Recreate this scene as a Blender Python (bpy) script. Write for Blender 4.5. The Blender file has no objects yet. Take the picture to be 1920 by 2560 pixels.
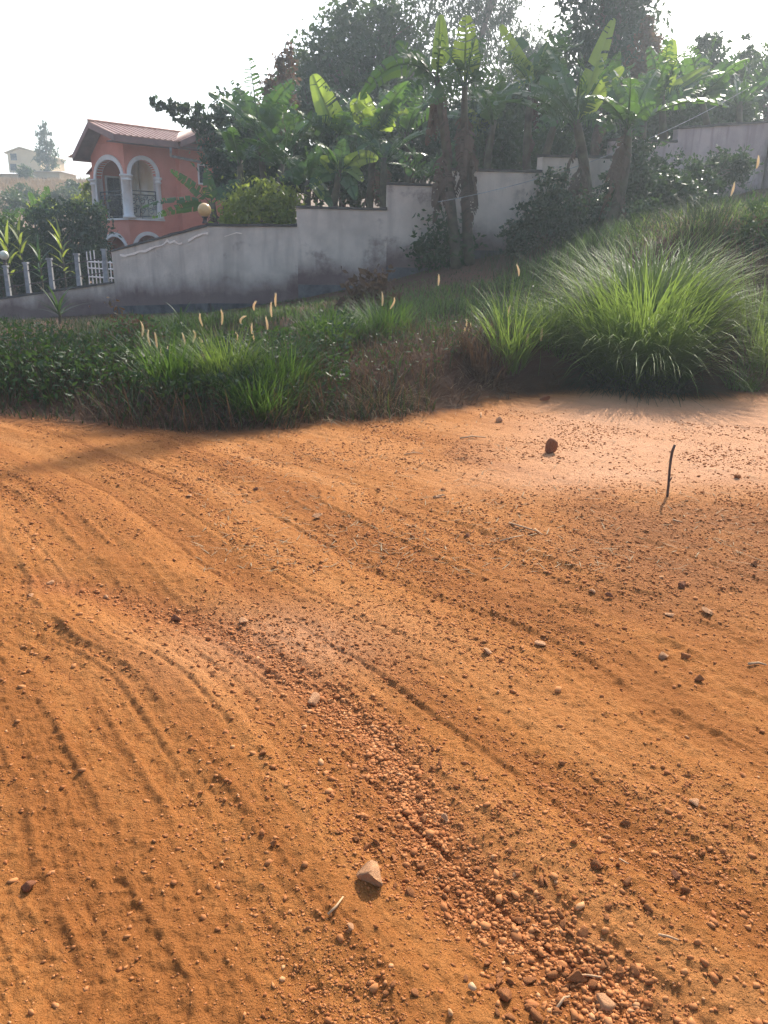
import bpy, math, random
import numpy as np
from mathutils import Vector, Matrix

R = math.radians
scene = bpy.context.scene
COL = scene.collection

# ------------------------------------------------------------------ camera
CAM = np.array((0.0, 0.0, 1.6))
FPX, PITCH, ROLL = 1950.0, R(18.5), R(1.0)
_f = np.array((0, math.cos(PITCH), -math.sin(PITCH)))
_u0 = np.array((0, math.sin(PITCH), math.cos(PITCH)))
_r0 = np.array((1.0, 0, 0))
_r = _r0 * math.cos(ROLL) + _u0 * math.sin(ROLL)
_u = _u0 * math.cos(ROLL) - _r0 * math.sin(ROLL)
cam_data = bpy.data.cameras.new('camera')
cam_data.sensor_fit = 'HORIZONTAL'
cam_data.sensor_width = 36.0
cam_data.lens = 36.0 * FPX / 1920.0
cam_data.clip_start, cam_data.clip_end = 0.05, 3000
cam = bpy.data.objects.new('camera', cam_data)
COL.objects.link(cam)
cam.matrix_world = Matrix(((_r[0], _u[0], -_f[0], CAM[0]), (_r[1], _u[1], -_f[1], CAM[1]),
                           (_r[2], _u[2], -_f[2], CAM[2]), (0, 0, 0, 1)))
scene.camera = cam

# ------------------------------------------------------------------ sky, sun, exposure
SUN_AZ, SUN_EL = R(24), R(40)          # azimuth from +Y towards +X
w = bpy.data.worlds.new('World'); scene.world = w; w.use_nodes = True
nt = w.node_tree; nt.nodes.clear()
sky = nt.nodes.new('ShaderNodeTexSky'); sky.sky_type = 'NISHITA'; sky.sun_disc = False
sky.sun_elevation, sky.sun_rotation = SUN_EL, SUN_AZ
sky.air_density, sky.dust_density, sky.ozone_density = 1.0, 3.0, 1.0
bg = nt.nodes.new('ShaderNodeBackground'); bg.inputs['Strength'].default_value = 0.15
wo = nt.nodes.new('ShaderNodeOutputWorld')
nt.links.new(sky.outputs[0], bg.inputs['Color']); nt.links.new(bg.outputs[0], wo.inputs['Surface'])
sd = bpy.data.lights.new('sun', 'SUN'); sd.energy = 3.6; sd.angle = R(0.5); sd.color = (1.0, 0.93, 0.82)
SUN = np.array((math.sin(SUN_AZ) * math.cos(SUN_EL), math.cos(SUN_AZ) * math.cos(SUN_EL), math.sin(SUN_EL)))
sun = bpy.data.objects.new('sun', sd); COL.objects.link(sun)
sun.rotation_euler = Vector(-SUN).to_track_quat('-Z', 'Y').to_euler()
sun.location = (10, 20, 40)
scene.view_settings.view_transform = 'Standard'
scene.view_settings.look = 'None'
scene.view_settings.gamma = 1.0
scene.view_settings.use_curve_mapping = False
scene.view_settings.exposure = 1.1
scene.render.engine = 'CYCLES'
scene.cycles.use_denoising = True
scene.cycles.max_bounces = 8
scene.cycles.transparent_max_bounces = 8
scene.cycles.volume_bounces = 0

# ------------------------------------------------------------------ pixel -> world
def ray(px, py):
    return _f * FPX + _r * (px - 960.0) - _u * (py - 1280.0)
def P(px, py, Y):                      # the point seen at a pixel, at distance Y ahead
    d = ray(px, py); return CAM + d * (Y / d[1])
def G(px, py, z=0.0):                  # the point seen at a pixel, at height z
    d = ray(px, py); return CAM + d * ((z - CAM[2]) / d[2])
def XY(px, Y, py=700):
    return P(px, py, Y)[0]

# ------------------------------------------------------------------ noise
def _hash(ix, iy, s):
    h = (ix.astype(np.int64) * 374761393 + iy.astype(np.int64) * 668265263 + s * 1442695041) & 0xffffffff
    h = ((h ^ (h >> 13)) * 1274126177) & 0xffffffff
    return ((h ^ (h >> 16)) & 0xffff) / 65535.0
def vnoise(x, y, s=0):
    ix, iy = np.floor(x), np.floor(y)
    fx, fy = x - ix, y - iy
    fx, fy = fx * fx * (3 - 2 * fx), fy * fy * (3 - 2 * fy)
    a, b = _hash(ix, iy, s), _hash(ix + 1, iy, s)
    c, d = _hash(ix, iy + 1, s), _hash(ix + 1, iy + 1, s)
    return (a + (b - a) * fx) * (1 - fy) + (c + (d - c) * fx) * fy
def fbm(x, y, s=0, n=4):
    t, a, tot = 0.0, 1.0, 0.0
    for k in range(n):
        t = t + a * vnoise(x * 2 ** k + 17.3 * k, y * 2 ** k - 9.1 * k, s + k); tot += a; a *= 0.5
    return t / tot - 0.5
def sstep(a, b, x):
    t = np.clip((x - a) / (b - a), 0, 1); return t * t * (3 - 2 * t)

# ------------------------------------------------------------------ objects
def tag(o, label=None, cat=None, group=None, kind=None):
    if label: o['label'] = label
    if cat: o['category'] = cat
    if group: o['group'] = group
    if kind: o['kind'] = kind
    return o
def empty(name, loc, rz=0.0, label=None, cat=None, group=None):
    o = bpy.data.objects.new(name, None); COL.objects.link(o)
    o.location = loc; o.rotation_euler = (0, 0, rz); o.empty_display_size = 0.2
    return tag(o, label, cat, group)
def link_mesh(name, me, mat=None, parent=None, loc=None):
    if mat is not None and not me.materials: me.materials.append(mat)
    o = bpy.data.objects.new(name, me); COL.objects.link(o)
    if parent is not None: o.parent = parent
    if loc is not None: o.location = loc
    return o
def fast_mesh(name, verts, tris=None, quads=None, smooth=False, attrs=None):
    me = bpy.data.meshes.new(name)
    verts = np.asarray(verts, np.float32)
    nt_ = 0 if tris is None else len(tris); nq = 0 if quads is None else len(quads)
    loops = np.concatenate([np.asarray(a, np.int32).ravel() for a in (tris, quads) if a is not None and len(a)])
    starts = np.concatenate([np.arange(nt_) * 3, nt_ * 3 + np.arange(nq) * 4]).astype(np.int32)
    me.vertices.add(len(verts)); me.vertices.foreach_set('co', verts.ravel())
    me.loops.add(len(loops)); me.loops.foreach_set('vertex_index', loops)
    me.polygons.add(nt_ + nq); me.polygons.foreach_set('loop_start', starts)
    me.update(calc_edges=True)
    if smooth: me.polygons.foreach_set('use_smooth', np.ones(nt_ + nq, bool))
    for k, v in (attrs or {}).items():
        at = me.attributes.new(k, 'FLOAT', 'POINT'); at.data.foreach_set('value', np.asarray(v, np.float32))
    me.validate(); return me

class MB:
    """collects faces; build() links them as ONE mesh object"""
    def __init__(s): s.v, s.f = [], []
    def add(s, vs, fs):
        n = len(s.v); s.v += [tuple(map(float, q)) for q in vs]; s.f += [tuple(n + i for i in f) for f in fs]; return s
    def box(s, lo, hi):
        (a, b, c), (d, e, f) = lo, hi
        return s.add([(a, b, c), (d, b, c), (d, e, c), (a, e, c), (a, b, f), (d, b, f), (d, e, f), (a, e, f)],
                     [(0, 3, 2, 1), (4, 5, 6, 7), (0, 1, 5, 4), (1, 2, 6, 5), (2, 3, 7, 6), (3, 0, 4, 7)])
    def hexa(s, p):    # 8 corners: bottom ring 0-3, top ring 4-7
        return s.add(p, [(0, 3, 2, 1), (4, 5, 6, 7), (0, 1, 5, 4), (1, 2, 6, 5), (2, 3, 7, 6), (3, 0, 4, 7)])
    def tube(s, pts, rad, n=6, cap=True):
        pts = [np.asarray(p, float) for p in pts]; m = len(pts)
        if not hasattr(rad, '__len__'): rad = [rad] * m
        vs, prev = [], None
        for i in range(m):
            t = pts[min(i + 1, m - 1)] - pts[max(i - 1, 0)]; t = t / (np.linalg.norm(t) + 1e-9)
            if prev is None:
                a = np.array((1.0, 0, 0)) if abs(t[0]) < 0.8 else np.array((0, 1.0, 0))
                prev = np.cross(t, a)
            prev = prev - t * np.dot(prev, t); prev = prev / (np.linalg.norm(prev) + 1e-9)
            b = np.cross(t, prev)
            for k in range(n):
                q = 2 * math.pi * k / n
                vs.append(pts[i] + (prev * math.cos(q) + b * math.sin(q)) * rad[i])
        fs = [(i * n + k, i * n + (k + 1) % n, (i + 1) * n + (k + 1) % n, (i + 1) * n + k) for i in range(m - 1) for k in range(n)]
        if cap: fs += [tuple(reversed(range(n))), tuple((m - 1) * n + k for k in range(n))]
        return s.add(vs, fs)
    def lathe(s, prof, n=16, c=(0, 0)):
        vs = [(c[0] + r * math.cos(2 * math.pi * k / n), c[1] + r * math.sin(2 * math.pi * k / n), z) for r, z in prof for k in range(n)]
        m = len(prof)
        fs = [(i * n + k, i * n + (k + 1) % n, (i + 1) * n + (k + 1) % n, (i + 1) * n + k) for i in range(m - 1) for k in range(n)]
        fs += [tuple(reversed(range(n))), tuple((m - 1) * n + k for k in range(n))]
        return s.add(vs, fs)
    def build(s, name, mat, parent=None, smooth=False, loc=None):
        me = bpy.data.meshes.new(name); me.from_pydata(s.v, [], s.f); me.update()
        if smooth: me.polygons.foreach_set('use_smooth', np.ones(len(me.polygons), bool))
        return link_mesh(name, me, mat, parent, loc)

# ------------------------------------------------------------------ materials
def new_mat(name):
    m = bpy.data.materials.new(name); m.use_nodes = True
    t = m.node_tree; t.nodes.clear()
    out = t.nodes.new('ShaderNodeOutputMaterial')
    return m, t, out
def N(t, kind, **kw):
    n = t.nodes.new(kind)
    for k, v in kw.items():
        if k in n.inputs.keys() if hasattr(n.inputs, 'keys') else False: n.inputs[k].default_value = v
        else: setattr(n, k, v)
    return n
def noise_col(t, c1, c2, scale, detail=5, lo=0.35, hi=0.65, coord='Object', rough=0.6):
    tc = t.nodes.new('ShaderNodeTexCoord')
    no = t.nodes.new('ShaderNodeTexNoise'); no.inputs['Scale'].default_value = scale
    no.inputs['Detail'].default_value = detail; no.inputs['Roughness'].default_value = rough
    t.links.new(tc.outputs[coord], no.inputs['Vector'])
    mr = t.nodes.new('ShaderNodeMapRange'); mr.inputs[1].default_value = lo; mr.inputs[2].default_value = hi
    t.links.new(no.outputs['Fac'], mr.inputs[0])
    mx = t.nodes.new('ShaderNodeMix'); mx.data_type = 'RGBA'
    mx.inputs[6].default_value = (*c1, 1); mx.inputs[7].default_value = (*c2, 1)
    t.links.new(mr.outputs[0], mx.inputs[0])
    return mx.outputs[2], no.outputs['Fac'], tc
def mixc(t, fac, a, b):
    mx = t.nodes.new('ShaderNodeMix'); mx.data_type = 'RGBA'
    for sock, v in ((mx.inputs[0], fac), (mx.inputs[6], a), (mx.inputs[7], b)):
        if isinstance(v, (int, float)): sock.default_value = v
        elif isinstance(v, tuple): sock.default_value = (*v, 1)
        else: t.links.new(v, sock)
    return mx.outputs[2]
def maprange(t, v, a, b, c=0.0, d=1.0):
    mr = t.nodes.new('ShaderNodeMapRange')
    for i, q in enumerate((a, b, c, d)): mr.inputs[i + 1].default_value = q
    t.links.new(v, mr.inputs[0]); return mr.outputs[0]
def bump(t, h, strength, dist=0.01, prev=None):
    b = t.nodes.new('ShaderNodeBump'); b.inputs['Strength'].default_value = strength; b.inputs['Distance'].default_value = dist
    t.links.new(h, b.inputs['Height'])
    if prev is not None: t.links.new(prev, b.inputs['Normal'])
    return b.outputs[0]
def solid(name, c1, c2=None, scale=6.0, rough=0.8, bump_s=0.0, bump_scale=None, spec=0.3, metallic=0.0, lo=0.35, hi=0.65):
    m, t, out = new_mat(name)
    p = t.nodes.new('ShaderNodeBsdfPrincipled')
    p.inputs['Roughness'].default_value = rough; p.inputs['Specular IOR Level'].default_value = spec
    p.inputs['Metallic'].default_value = metallic
    c, fac, tc = noise_col(t, c1, c2 or tuple(q * 0.75 for q in c1), scale, lo=lo, hi=hi)
    t.links.new(c, p.inputs['Base Color'])
    if bump_s:
        no = t.nodes.new('ShaderNodeTexNoise'); no.inputs['Scale'].default_value = bump_scale or scale * 8; no.inputs['Detail'].default_value = 4
        t.links.new(tc.outputs['Object'], no.inputs['Vector'])
        t.links.new(bump(t, no.outputs['Fac'], bump_s, 0.02), p.inputs['Normal'])
    t.links.new(p.outputs[0], out.inputs['Surface'])
    return m
def leafy(name, c1, c2, trans=(0.2, 0.36, 0.04), tfac=0.4, gloss=0.3, rough=0.45, tip=None, attr=True, scale=4.0):
    """leaf or blade: diffuse + translucent + sheen, colour varied by each leaf's own number"""
    m, t, out = new_mat(name)
    if attr:
        at = t.nodes.new('ShaderNodeAttribute'); at.attribute_name = 'rnd'; fac = at.outputs['Fac']
        c = mixc(t, fac, c1, c2)
    else:
        c, fac, _ = noise_col(t, c1, c2, scale)
    if tip is not None:
        a2 = t.nodes.new('ShaderNodeAttribute'); a2.attribute_name = 'tt'
        c = mixc(t, maprange(t, a2.outputs['Fac'], 0.6, 1.0), c, tip)
    p = t.nodes.new('ShaderNodeBsdfPrincipled'); p.inputs['Roughness'].default_value = rough
    p.inputs['Specular IOR Level'].default_value = gloss
    t.links.new(c, p.inputs['Base Color'])
    tr = t.nodes.new('ShaderNodeBsdfTranslucent')
    t.links.new(mixc(t, fac, trans, tuple(q * 0.7 for q in trans)), tr.inputs['Color'])
    mx = t.nodes.new('ShaderNodeMixShader'); mx.inputs[0].default_value = tfac
    t.links.new(p.outputs[0], mx.inputs[1]); t.links.new(tr.outputs[0], mx.inputs[2])
    t.links.new(mx.outputs[0], out.inputs['Surface'])
    return m

# ================================================================== the ground
_edge = [G(*q) for q in ((-500, 1010), (0, 1035), (250, 1052), (480, 1075), (640, 1078), (800, 1052), (1000, 1040), (1250, 990), (1500, 962), (1750, 985), (1920, 975), (2300, 960))]
_ex = np.array([-30, -14] + [q[0] for q in _edge] + [14, 40]); _ey = np.array([14, 10.5] + [q[1] for q in _edge] + [9.3, 9.0])
def Ye(x): return np.interp(x, _ex, _ey) + 0.25 * fbm(np.asarray(x) * 1.7, np.zeros_like(np.asarray(x, float)), 5, 3)
# the boundary wall's line in plan: (pixel column, distance)
WALL = [(-420, 24.0), (0, 22.5), (285, 20.8), (525, 18.0), (745, 18.3), (965, 18.6), (1115, 18.8), (1335, 19.2), (1500, 20.5), (1650, 22.0), (1885, 23.5), (2300, 26)]
_wx = np.array([XY(p, y) for p, y in WALL]); _wy = np.array([y for _, y in WALL])
_wz = np.array([-0.75, -0.45, -0.05, 0.25, 0.55, 0.95, 1.35, 1.75, 2.2, 2.7, 3.5, 4.5])      # height of the ground at its foot
def Yw(x): return np.interp(x, np.r_[-60, _wx, 60], np.r_[26, _wy, 26])
def Wz(x): return np.interp(x, np.r_[-60, _wx, 60], np.r_[-1.2, _wz, 6])
def H0(x, y):
    """height of the land without the small relief"""
    x = np.asarray(x, float); y = np.asarray(y, float)
    s = y - Ye(x)
    B = np.interp(x, [-12, -4, -2, -0.6, 0.6, 2, 3.2, 4.5, 6, 9], [0.12, 0.18, 0.22, 0.30, 0.45, 0.55, 0.60, 0.75, 0.85, 0.9])
    a = sstep(0, 1.25 - .35 * sstep(0, 2, x), s)
    tw = np.clip((s - 1.3) / np.maximum(Yw(x) - Ye(x) - 1.3, 1), 0, 1)
    z = a * B + (Wz(x) - B) * tw
    # the terrace in front of the right end of the wall
    terr = sstep(2.6, 5.2, x) * sstep(12.2, 13.4, y + 0.5 * fbm(x * 0.6, y * 0.6, 31, 2)) * (1 - sstep(15.5, 23, y))
    z = z + terr * np.clip(2.25 + 0.10 * (x - 6) - z, -0.2, 1.6)
    d = np.maximum(y - Yw(x) - 0.3, 0)
    left = 1 - sstep(-4, 6, x)
    z = z + left * (np.clip(d / 8, 0, 1) * (-0.25 - Wz(x)) * 0.8) + (1 - left) * np.minimum(d * 0.10, 3.5)
    hill = sstep(44, 88, y) * 8.0 + sstep(88, 300, y) * 3
    z = z + hill * (1 - sstep(-2, 20, x) * 0.6)
    z = z + 0.05 * fbm(x * 0.35, y * 0.35, 3, 3) * sstep(0, 2, s + 4)
    return z
# wheel tracks run along a curve x = f(y)
_ty = np.array([-4, 0.6, 1.2, 1.82, 2.23, 2.86, 3.5, 5.2, 6.5, 8, 12, 30]); _tx = np.array([6.0, 1.85, 1.25, .75, .45, 0, -.6, -1.85, -3.2, -5.2, -11, -36])
def track_u(x, y):
    f = np.interp(y, _ty, _tx); g = (np.interp(y + .15, _ty, _tx) - np.interp(y - .15, _ty, _tx)) / .3
    return (x - f) / np.sqrt(1 + g * g)
GRAV = [(90, 1448), (260, 1475), (420, 1530), (560, 1570), (690, 1650), (800, 1740), (930, 1830), (1010, 1950), (1090, 2090), (1180, 2230), (1330, 2330), (1500, 2470), (1640, 2620)]
_gp = np.array([G(*q)[:2] for q in GRAV])
def grav_d(x, y):
    best = np.full(np.shape(x), 1e9)
    for a, b in zip(_gp[:-1], _gp[1:]):
        ab = b - a; t = np.clip(((x - a[0]) * ab[0] + (y - a[1]) * ab[1]) / (ab @ ab), 0, 1)
        best = np.minimum(best, np.hypot(x - a[0] - t * ab[0], y - a[1] - t * ab[1]))
    return best
def relief(x, y):
    u = track_u(x, y); v = (y - x) * 0.75
    road = 1 - sstep(-0.6, 0.4, y - Ye(x))
    z = 0.028 * fbm(x * 1.1, y * 1.1, 11, 4)
    # long soft ruts
    for c, wd, am in ((-0.02, .13, -.030), (0.20, .06, .012), (-0.26, .10, .016), (0.72, .12, -.018), (-0.62, .07, -.015), (1.25, .13, -.016), (0.45, .07, .010), (-1.05, .13, -.018), (-0.82, .05, .010), (1.7, .1, .012), (-1.5, .12, -.014)):
        cc = c + 0.09 * fbm(v * 0.55, np.zeros_like(v) + c * 7, 40, 2)
        z = z + .5 * am * np.exp(-((u - cc) / wd) ** 2) * (0.65 + 0.7 * vnoise(v * 0.9, np.zeros_like(v) + c, 50))
    # narrow scratches drawn out along the tracks
    z = z + 0.014 * fbm(u * 16, v * 0.55, 60, 3) * (0.3 + vnoise(x * 0.8, y * 0.8, 61)) + 0.006 * fbm(u * 55, v * 1.6, 62, 2)
    # tyre marks: raised edges, a pressed floor and short bars across it, broken up where later feet and wheels wiped them
    for c, wd, k in ((-0.95, .085, 95), (-1.30, .08, 105), (0.62, .075, 100), (-0.47, .07, 110), (0.98, .075, 98), (-1.75, .08, 100), (1.45, .08, 96)):
        cc = c + 0.06 * fbm(v * 0.6, np.zeros_like(v) + c * 3, 45, 2); e = np.abs(u - cc)
        on = sstep(0.36, 0.52, vnoise(v * 0.8, np.zeros_like(v) + c * 11, 71)) * sstep(.22, .5, vnoise(x * 5, y * 5, 73))
        fl = 1 - sstep(wd * .9, wd * 1.05, e); ph = v * k + e * 50
        z = z + on * (-.006 * fl + .007 * np.exp(-((e - wd * 1.12) / .014) ** 2) + fl * .0045 * sstep(.1, .5, np.sin(ph)) * sstep(.008, .014, np.abs(e - wd * .45)))
    # fine straight grooves dragged along the way of travel
    for j in range(26):
        c = -2.4 + j * .19 + .07 * math.sin(j * 5.3)
        cc = c + 0.05 * fbm(v * 0.4, np.zeros_like(v) + j * 3.1, 47, 2); on = sstep(.45, .65, vnoise(v * .7, np.zeros_like(v) + j * 7.7, 74))
        z = z + on * (-.006 * np.exp(-((u - cc) / .010) ** 2) + .004 * np.exp(-((u - cc - .022) / .010) ** 2))
    # the washed gully that holds the gravel
    gd = grav_d(x, y)
    z = z - 0.028 * np.exp(-(gd / 0.14) ** 2) + 0.012 * np.exp(-((gd - .33) / 0.1) ** 2)
    # clods
    z = z + 0.016 * np.maximum(fbm(x * 9, y * 9, 80, 3), 0) + 0.013 * fbm(x * 34, y * 34, 85, 2) + 0.020 * np.maximum(fbm(x * 48, y * 48, 87, 2) - .10, 0)
    rough_r = sstep(0.4, 1.6, x) * sstep(3.0, 3.8, y) * (1 - sstep(5.0, 5.8, y))
    z = z + rough_r * 0.025 * np.maximum(fbm(x * 14, y * 14, 90, 3), -0.1)
    return z * road + (1 - road) * 0.10 * fbm(x * 2.5, y * 2.5, 95, 3)
def H(x, y):
    x = np.asarray(x, float); y = np.asarray(y, float)
    return H0(x, y) + relief(x, y) * (1 - sstep(12, 30, np.hypot(x, y)))
def Hs(x, y): return float(H(np.array([x]), np.array([y]))[0])
def on_ground(px, py):                 # follow a pixel's ray down to the land
    d = ray(px, py); d = d / np.linalg.norm(d)
    t = np.linspace(0.8, 120, 3000); q = CAM + d * t[:, None]
    below = np.nonzero(q[:, 2] < H0(q[:, 0], q[:, 1]))[0]
    k = below[0] if len(below) else -1
    x, y = q[k, 0], q[k, 1]
    return np.array((x, y, Hs(x, y)))

ang = np.unique(np.concatenate([np.arange(-180, -36, 6), np.arange(-36, 36.01, 0.13), np.arange(36.5, 180.1, 6)]))
ang = ang[ang < 179.9]
rad = np.concatenate([[0.15, 0.4, 0.6, 0.75], 0.85 * 1.0042 ** np.arange(0, 660), 13.6 * 1.035 ** np.arange(0, 98)])
A_, R_ = np.meshgrid(np.radians(ang), rad)
gx, gy = (R_ * np.sin(A_)).ravel(), (R_ * np.cos(A_)).ravel()
gz = H(gx, gy)
na, nr = len(ang), len(rad)
i, j = np.meshgrid(np.arange(nr - 1), np.arange(na), indexing='ij')
q = np.stack([i * na + j, (i + 1) * na + j, (i + 1) * na + (j + 1) % na, i * na + (j + 1) % na], -1).reshape(-1, 4)[:, ::-1]
gs = gy - Ye(gx)
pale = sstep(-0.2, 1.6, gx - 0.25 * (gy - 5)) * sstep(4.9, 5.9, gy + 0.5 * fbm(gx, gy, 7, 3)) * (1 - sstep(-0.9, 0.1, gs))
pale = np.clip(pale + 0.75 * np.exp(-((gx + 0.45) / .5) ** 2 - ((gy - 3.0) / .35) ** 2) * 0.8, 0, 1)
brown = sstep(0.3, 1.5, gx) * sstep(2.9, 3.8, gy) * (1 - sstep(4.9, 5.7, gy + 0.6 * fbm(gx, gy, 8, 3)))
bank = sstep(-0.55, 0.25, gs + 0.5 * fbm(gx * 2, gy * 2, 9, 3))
grav = np.exp(-(grav_d(gx, gy) / 0.11) ** 2)
_u_ = track_u(gx, gy); _v_ = (gy - gx) * .75
streak = np.clip(.5 + 1.5 * fbm(_u_ * 3.2, _v_ * .22, 500, 3) + .9 * fbm(_u_ * 18, _v_ * .35, 510, 3), 0, 1)
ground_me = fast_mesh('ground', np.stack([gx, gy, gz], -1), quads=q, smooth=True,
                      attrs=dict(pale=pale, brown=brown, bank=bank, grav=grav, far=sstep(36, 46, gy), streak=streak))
m, t, out = new_mat('laterite_soil')
p = t.nodes.new('ShaderNodeBsdfPrincipled'); p.inputs['Roughness'].default_value = 0.95; p.inputs['Specular IOR Level'].default_value = 0.12
c, f1, tc = noise_col(t, (0.40, 0.155, 0.040), (0.325, 0.118, 0.029), 1.6, 8, 0.36, 0.64)
def attr(name):
    a = t.nodes.new('ShaderNodeAttribute'); a.attribute_name = name; return a.outputs['Fac']
fine = t.nodes.new('ShaderNodeTexNoise'); fine.inputs['Scale'].default_value = 38; fine.inputs['Detail'].default_value = 7; fine.inputs['Roughness'].default_value = .7
t.links.new(tc.outputs['Object'], fine.inputs['Vector'])
c = mixc(t, maprange(t, fine.outputs['Fac'], .40, .72, 0, .65), c, (0.45, 0.195, 0.062))
c = mixc(t, maprange(t, fine.outputs['Fac'], .42, .28, 0, .75), c, (0.18, 0.058, 0.017))
c = mixc(t, maprange(t, attr('streak'), .52, .95, 0, .8), c, (0.47, 0.205, 0.068))
c = mixc(t, maprange(t, attr('streak'), .46, .1, 0, .65), c, (0.27, 0.095, 0.024))
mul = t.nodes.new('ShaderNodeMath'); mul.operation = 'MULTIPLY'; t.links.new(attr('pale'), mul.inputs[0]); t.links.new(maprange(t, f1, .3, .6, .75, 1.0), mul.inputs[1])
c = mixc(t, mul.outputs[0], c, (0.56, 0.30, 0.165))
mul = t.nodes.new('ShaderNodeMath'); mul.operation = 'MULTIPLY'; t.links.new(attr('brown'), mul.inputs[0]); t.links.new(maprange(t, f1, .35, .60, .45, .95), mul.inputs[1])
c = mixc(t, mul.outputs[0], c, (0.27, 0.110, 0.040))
mul = t.nodes.new('ShaderNodeMath'); mul.operation = 'MULTIPLY'; t.links.new(attr('grav'), mul.inputs[0]); mul.inputs[1].default_value = .45
c = mixc(t, mul.outputs[0], c, (0.27, 0.085, 0.032))
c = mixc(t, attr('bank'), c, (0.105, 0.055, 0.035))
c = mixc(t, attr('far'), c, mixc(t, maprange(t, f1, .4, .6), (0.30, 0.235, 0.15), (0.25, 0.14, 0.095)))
t.links.new(c, p.inputs['Base Color'])
n2 = t.nodes.new('ShaderNodeTexNoise'); n2.inputs['Scale'].default_value = 140; n2.inputs['Detail'].default_value = 4
t.links.new(tc.outputs['Object'], n2.inputs['Vector'])
b1 = bump(t, fine.outputs['Fac'], 0.9, 0.03); b2 = bump(t, n2.outputs['Fac'], 0.7, 0.010, b1)
t.links.new(b2, p.inputs['Normal']); t.links.new(p.outputs[0], out.inputs['Surface'])
M_SOIL = m
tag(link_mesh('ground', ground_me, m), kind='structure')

# ================================================================== boundary wall
def wall_mat(name, base, dark, streak):
    m, t, out = new_mat(name)
    p = t.nodes.new('ShaderNodeBsdfPrincipled'); p.inputs['Roughness'].default_value = 0.92; p.inputs['Specular IOR Level'].default_value = 0.15
    c, f1, tc = noise_col(t, base, tuple(q * .72 for q in base), 1.3, 7, .36, .66)
    mp = t.nodes.new('ShaderNodeMapping'); mp.inputs['Scale'].default_value = (3.2, 3.2, 0.35)
    t.links.new(tc.outputs['Object'], mp.inputs['Vector'])
    ns = t.nodes.new('ShaderNodeTexNoise'); ns.inputs['Scale'].default_value = 1.6; ns.inputs['Detail'].default_value = 6
    t.links.new(mp.outputs[0], ns.inputs['Vector'])
    c = mixc(t, maprange(t, ns.outputs['Fac'], .50, .74, 0, .75), c, streak)
    nb = t.nodes.new('ShaderNodeTexNoise'); nb.inputs['Scale'].default_value = 0.9; nb.inputs['Detail'].default_value = 8; nb.inputs['Roughness'].default_value = .7
    t.links.new(tc.outputs['Object'], nb.inputs['Vector'])
    c = mixc(t, maprange(t, nb.outputs['Fac'], .56, .70, 0, .8), c, dark)
    # splash and mould at the foot: 'hh' is the height above the foot in metres
    a = t.nodes.new('ShaderNodeAttribute'); a.attribute_name = 'hh'
    ad = t.nodes.new('ShaderNodeMath'); ad.operation = 'MULTIPLY_ADD'; t.links.new(nb.outputs['Fac'], ad.inputs[0]); ad.inputs[1].default_value = -0.9; t.links.new(a.outputs['Fac'], ad.inputs[2])
    c = mixc(t, maprange(t, ad.outputs[0], .22, -.28, 0, .85), c, dark)
    t.links.new(c, p.inputs['Base Color'])
    no = t.nodes.new('ShaderNodeTexNoise'); no.inputs['Scale'].default_value = 28; no.inputs['Detail'].default_value = 5
    t.links.new(tc.outputs['Object'], no.inputs['Vector'])
    t.links.new(bump(t, no.outputs['Fac'], .5, .02), p.inputs['Normal']); t.links.new(p.outputs[0], out.inputs['Surface'])
    return m
M_WALL = wall_mat('grey_render', (0.66, 0.56, 0.46), (0.13, 0.075, 0.07), (0.42, 0.35, 0.29))
M_WALLP = wall_mat('pinkish_render', (0.46, 0.37, 0.35), (0.12, 0.09, 0.085), (0.22, 0.16, 0.15))
M_COPE = solid('mossy_coping', (0.10, 0.085, 0.07), (0.05, 0.045, 0.04), 5, .95, .5)
M_PLINTH = solid('damp_concrete', (0.14, 0.13, 0.125), (0.06, 0.055, 0.055), 3, .9, .5)
M_CRACK = solid('bare_mortar', (0.92, 0.80, 0.68), (0.80, 0.68, 0.56), 20, .9)

def panel_geo(a, b, za, zb, ta, tb, th, n=14, m=10, wav=0.012, seed=0):
    """a wall panel between plan points a and b (outer face), foot za..zb, top ta..tb, with a slightly uneven face"""
    a, b = np.array(a[:2], float), np.array(b[:2], float)
    d = (b - a); L = np.linalg.norm(d); d = d / L; nrm = np.array((d[1], -d[0]))   # towards the road
    vs, hh = [], []
    for i in range(n + 1):
        s = i / n; q = a + (b - a) * s; z0, z1 = za + (zb - za) * s, ta + (tb - ta) * s
        for k in range(m + 1):
            z = z0 + (z1 - z0) * k / m
            o = wav * (float(fbm(np.array([q[0] * 1.3 + seed]), np.array([z * 1.3]), 77, 3)[0])) * 2
            vs.append((q[0] + nrm[0] * o, q[1] + nrm[1] * o, z)); hh.append(z - z0 - 0.35)
    fs = [(i * (m + 1) + k, (i + 1) * (m + 1) + k, (i + 1) * (m + 1) + k + 1, i * (m + 1) + k + 1) for i in range(n) for k in range(m)]
    base = len(vs); bk = -nrm * th
    for i in range(n + 1):
        s = i / n; q = a + (b - a) * s + bk
        vs += [(q[0], q[1], za + (zb - za) * s), (q[0], q[1], ta + (tb - ta) * s)]; hh += [-0.35, 1.5]
    B = lambda i, k: base + 2 * i + k
    F = lambda i, k: i * (m + 1) + k
    for i in range(n):
        fs += [(B(i, 0), B(i, 1), B(i + 1, 1), B(i + 1, 0)), (F(i, m), F(i + 1, m), B(i + 1, 1), B(i, 1)), (F(i, 0), B(i, 0), B(i + 1, 0), F(i + 1, 0))]
    fs += [tuple(F(0, k) for k in range(m + 1))[::-1] + (B(0, 0), B(0, 1)), tuple(F(n, k) for k in range(m + 1)) + (B(n, 1), B(n, 0))]
    return vs, fs, hh, nrm
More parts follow.
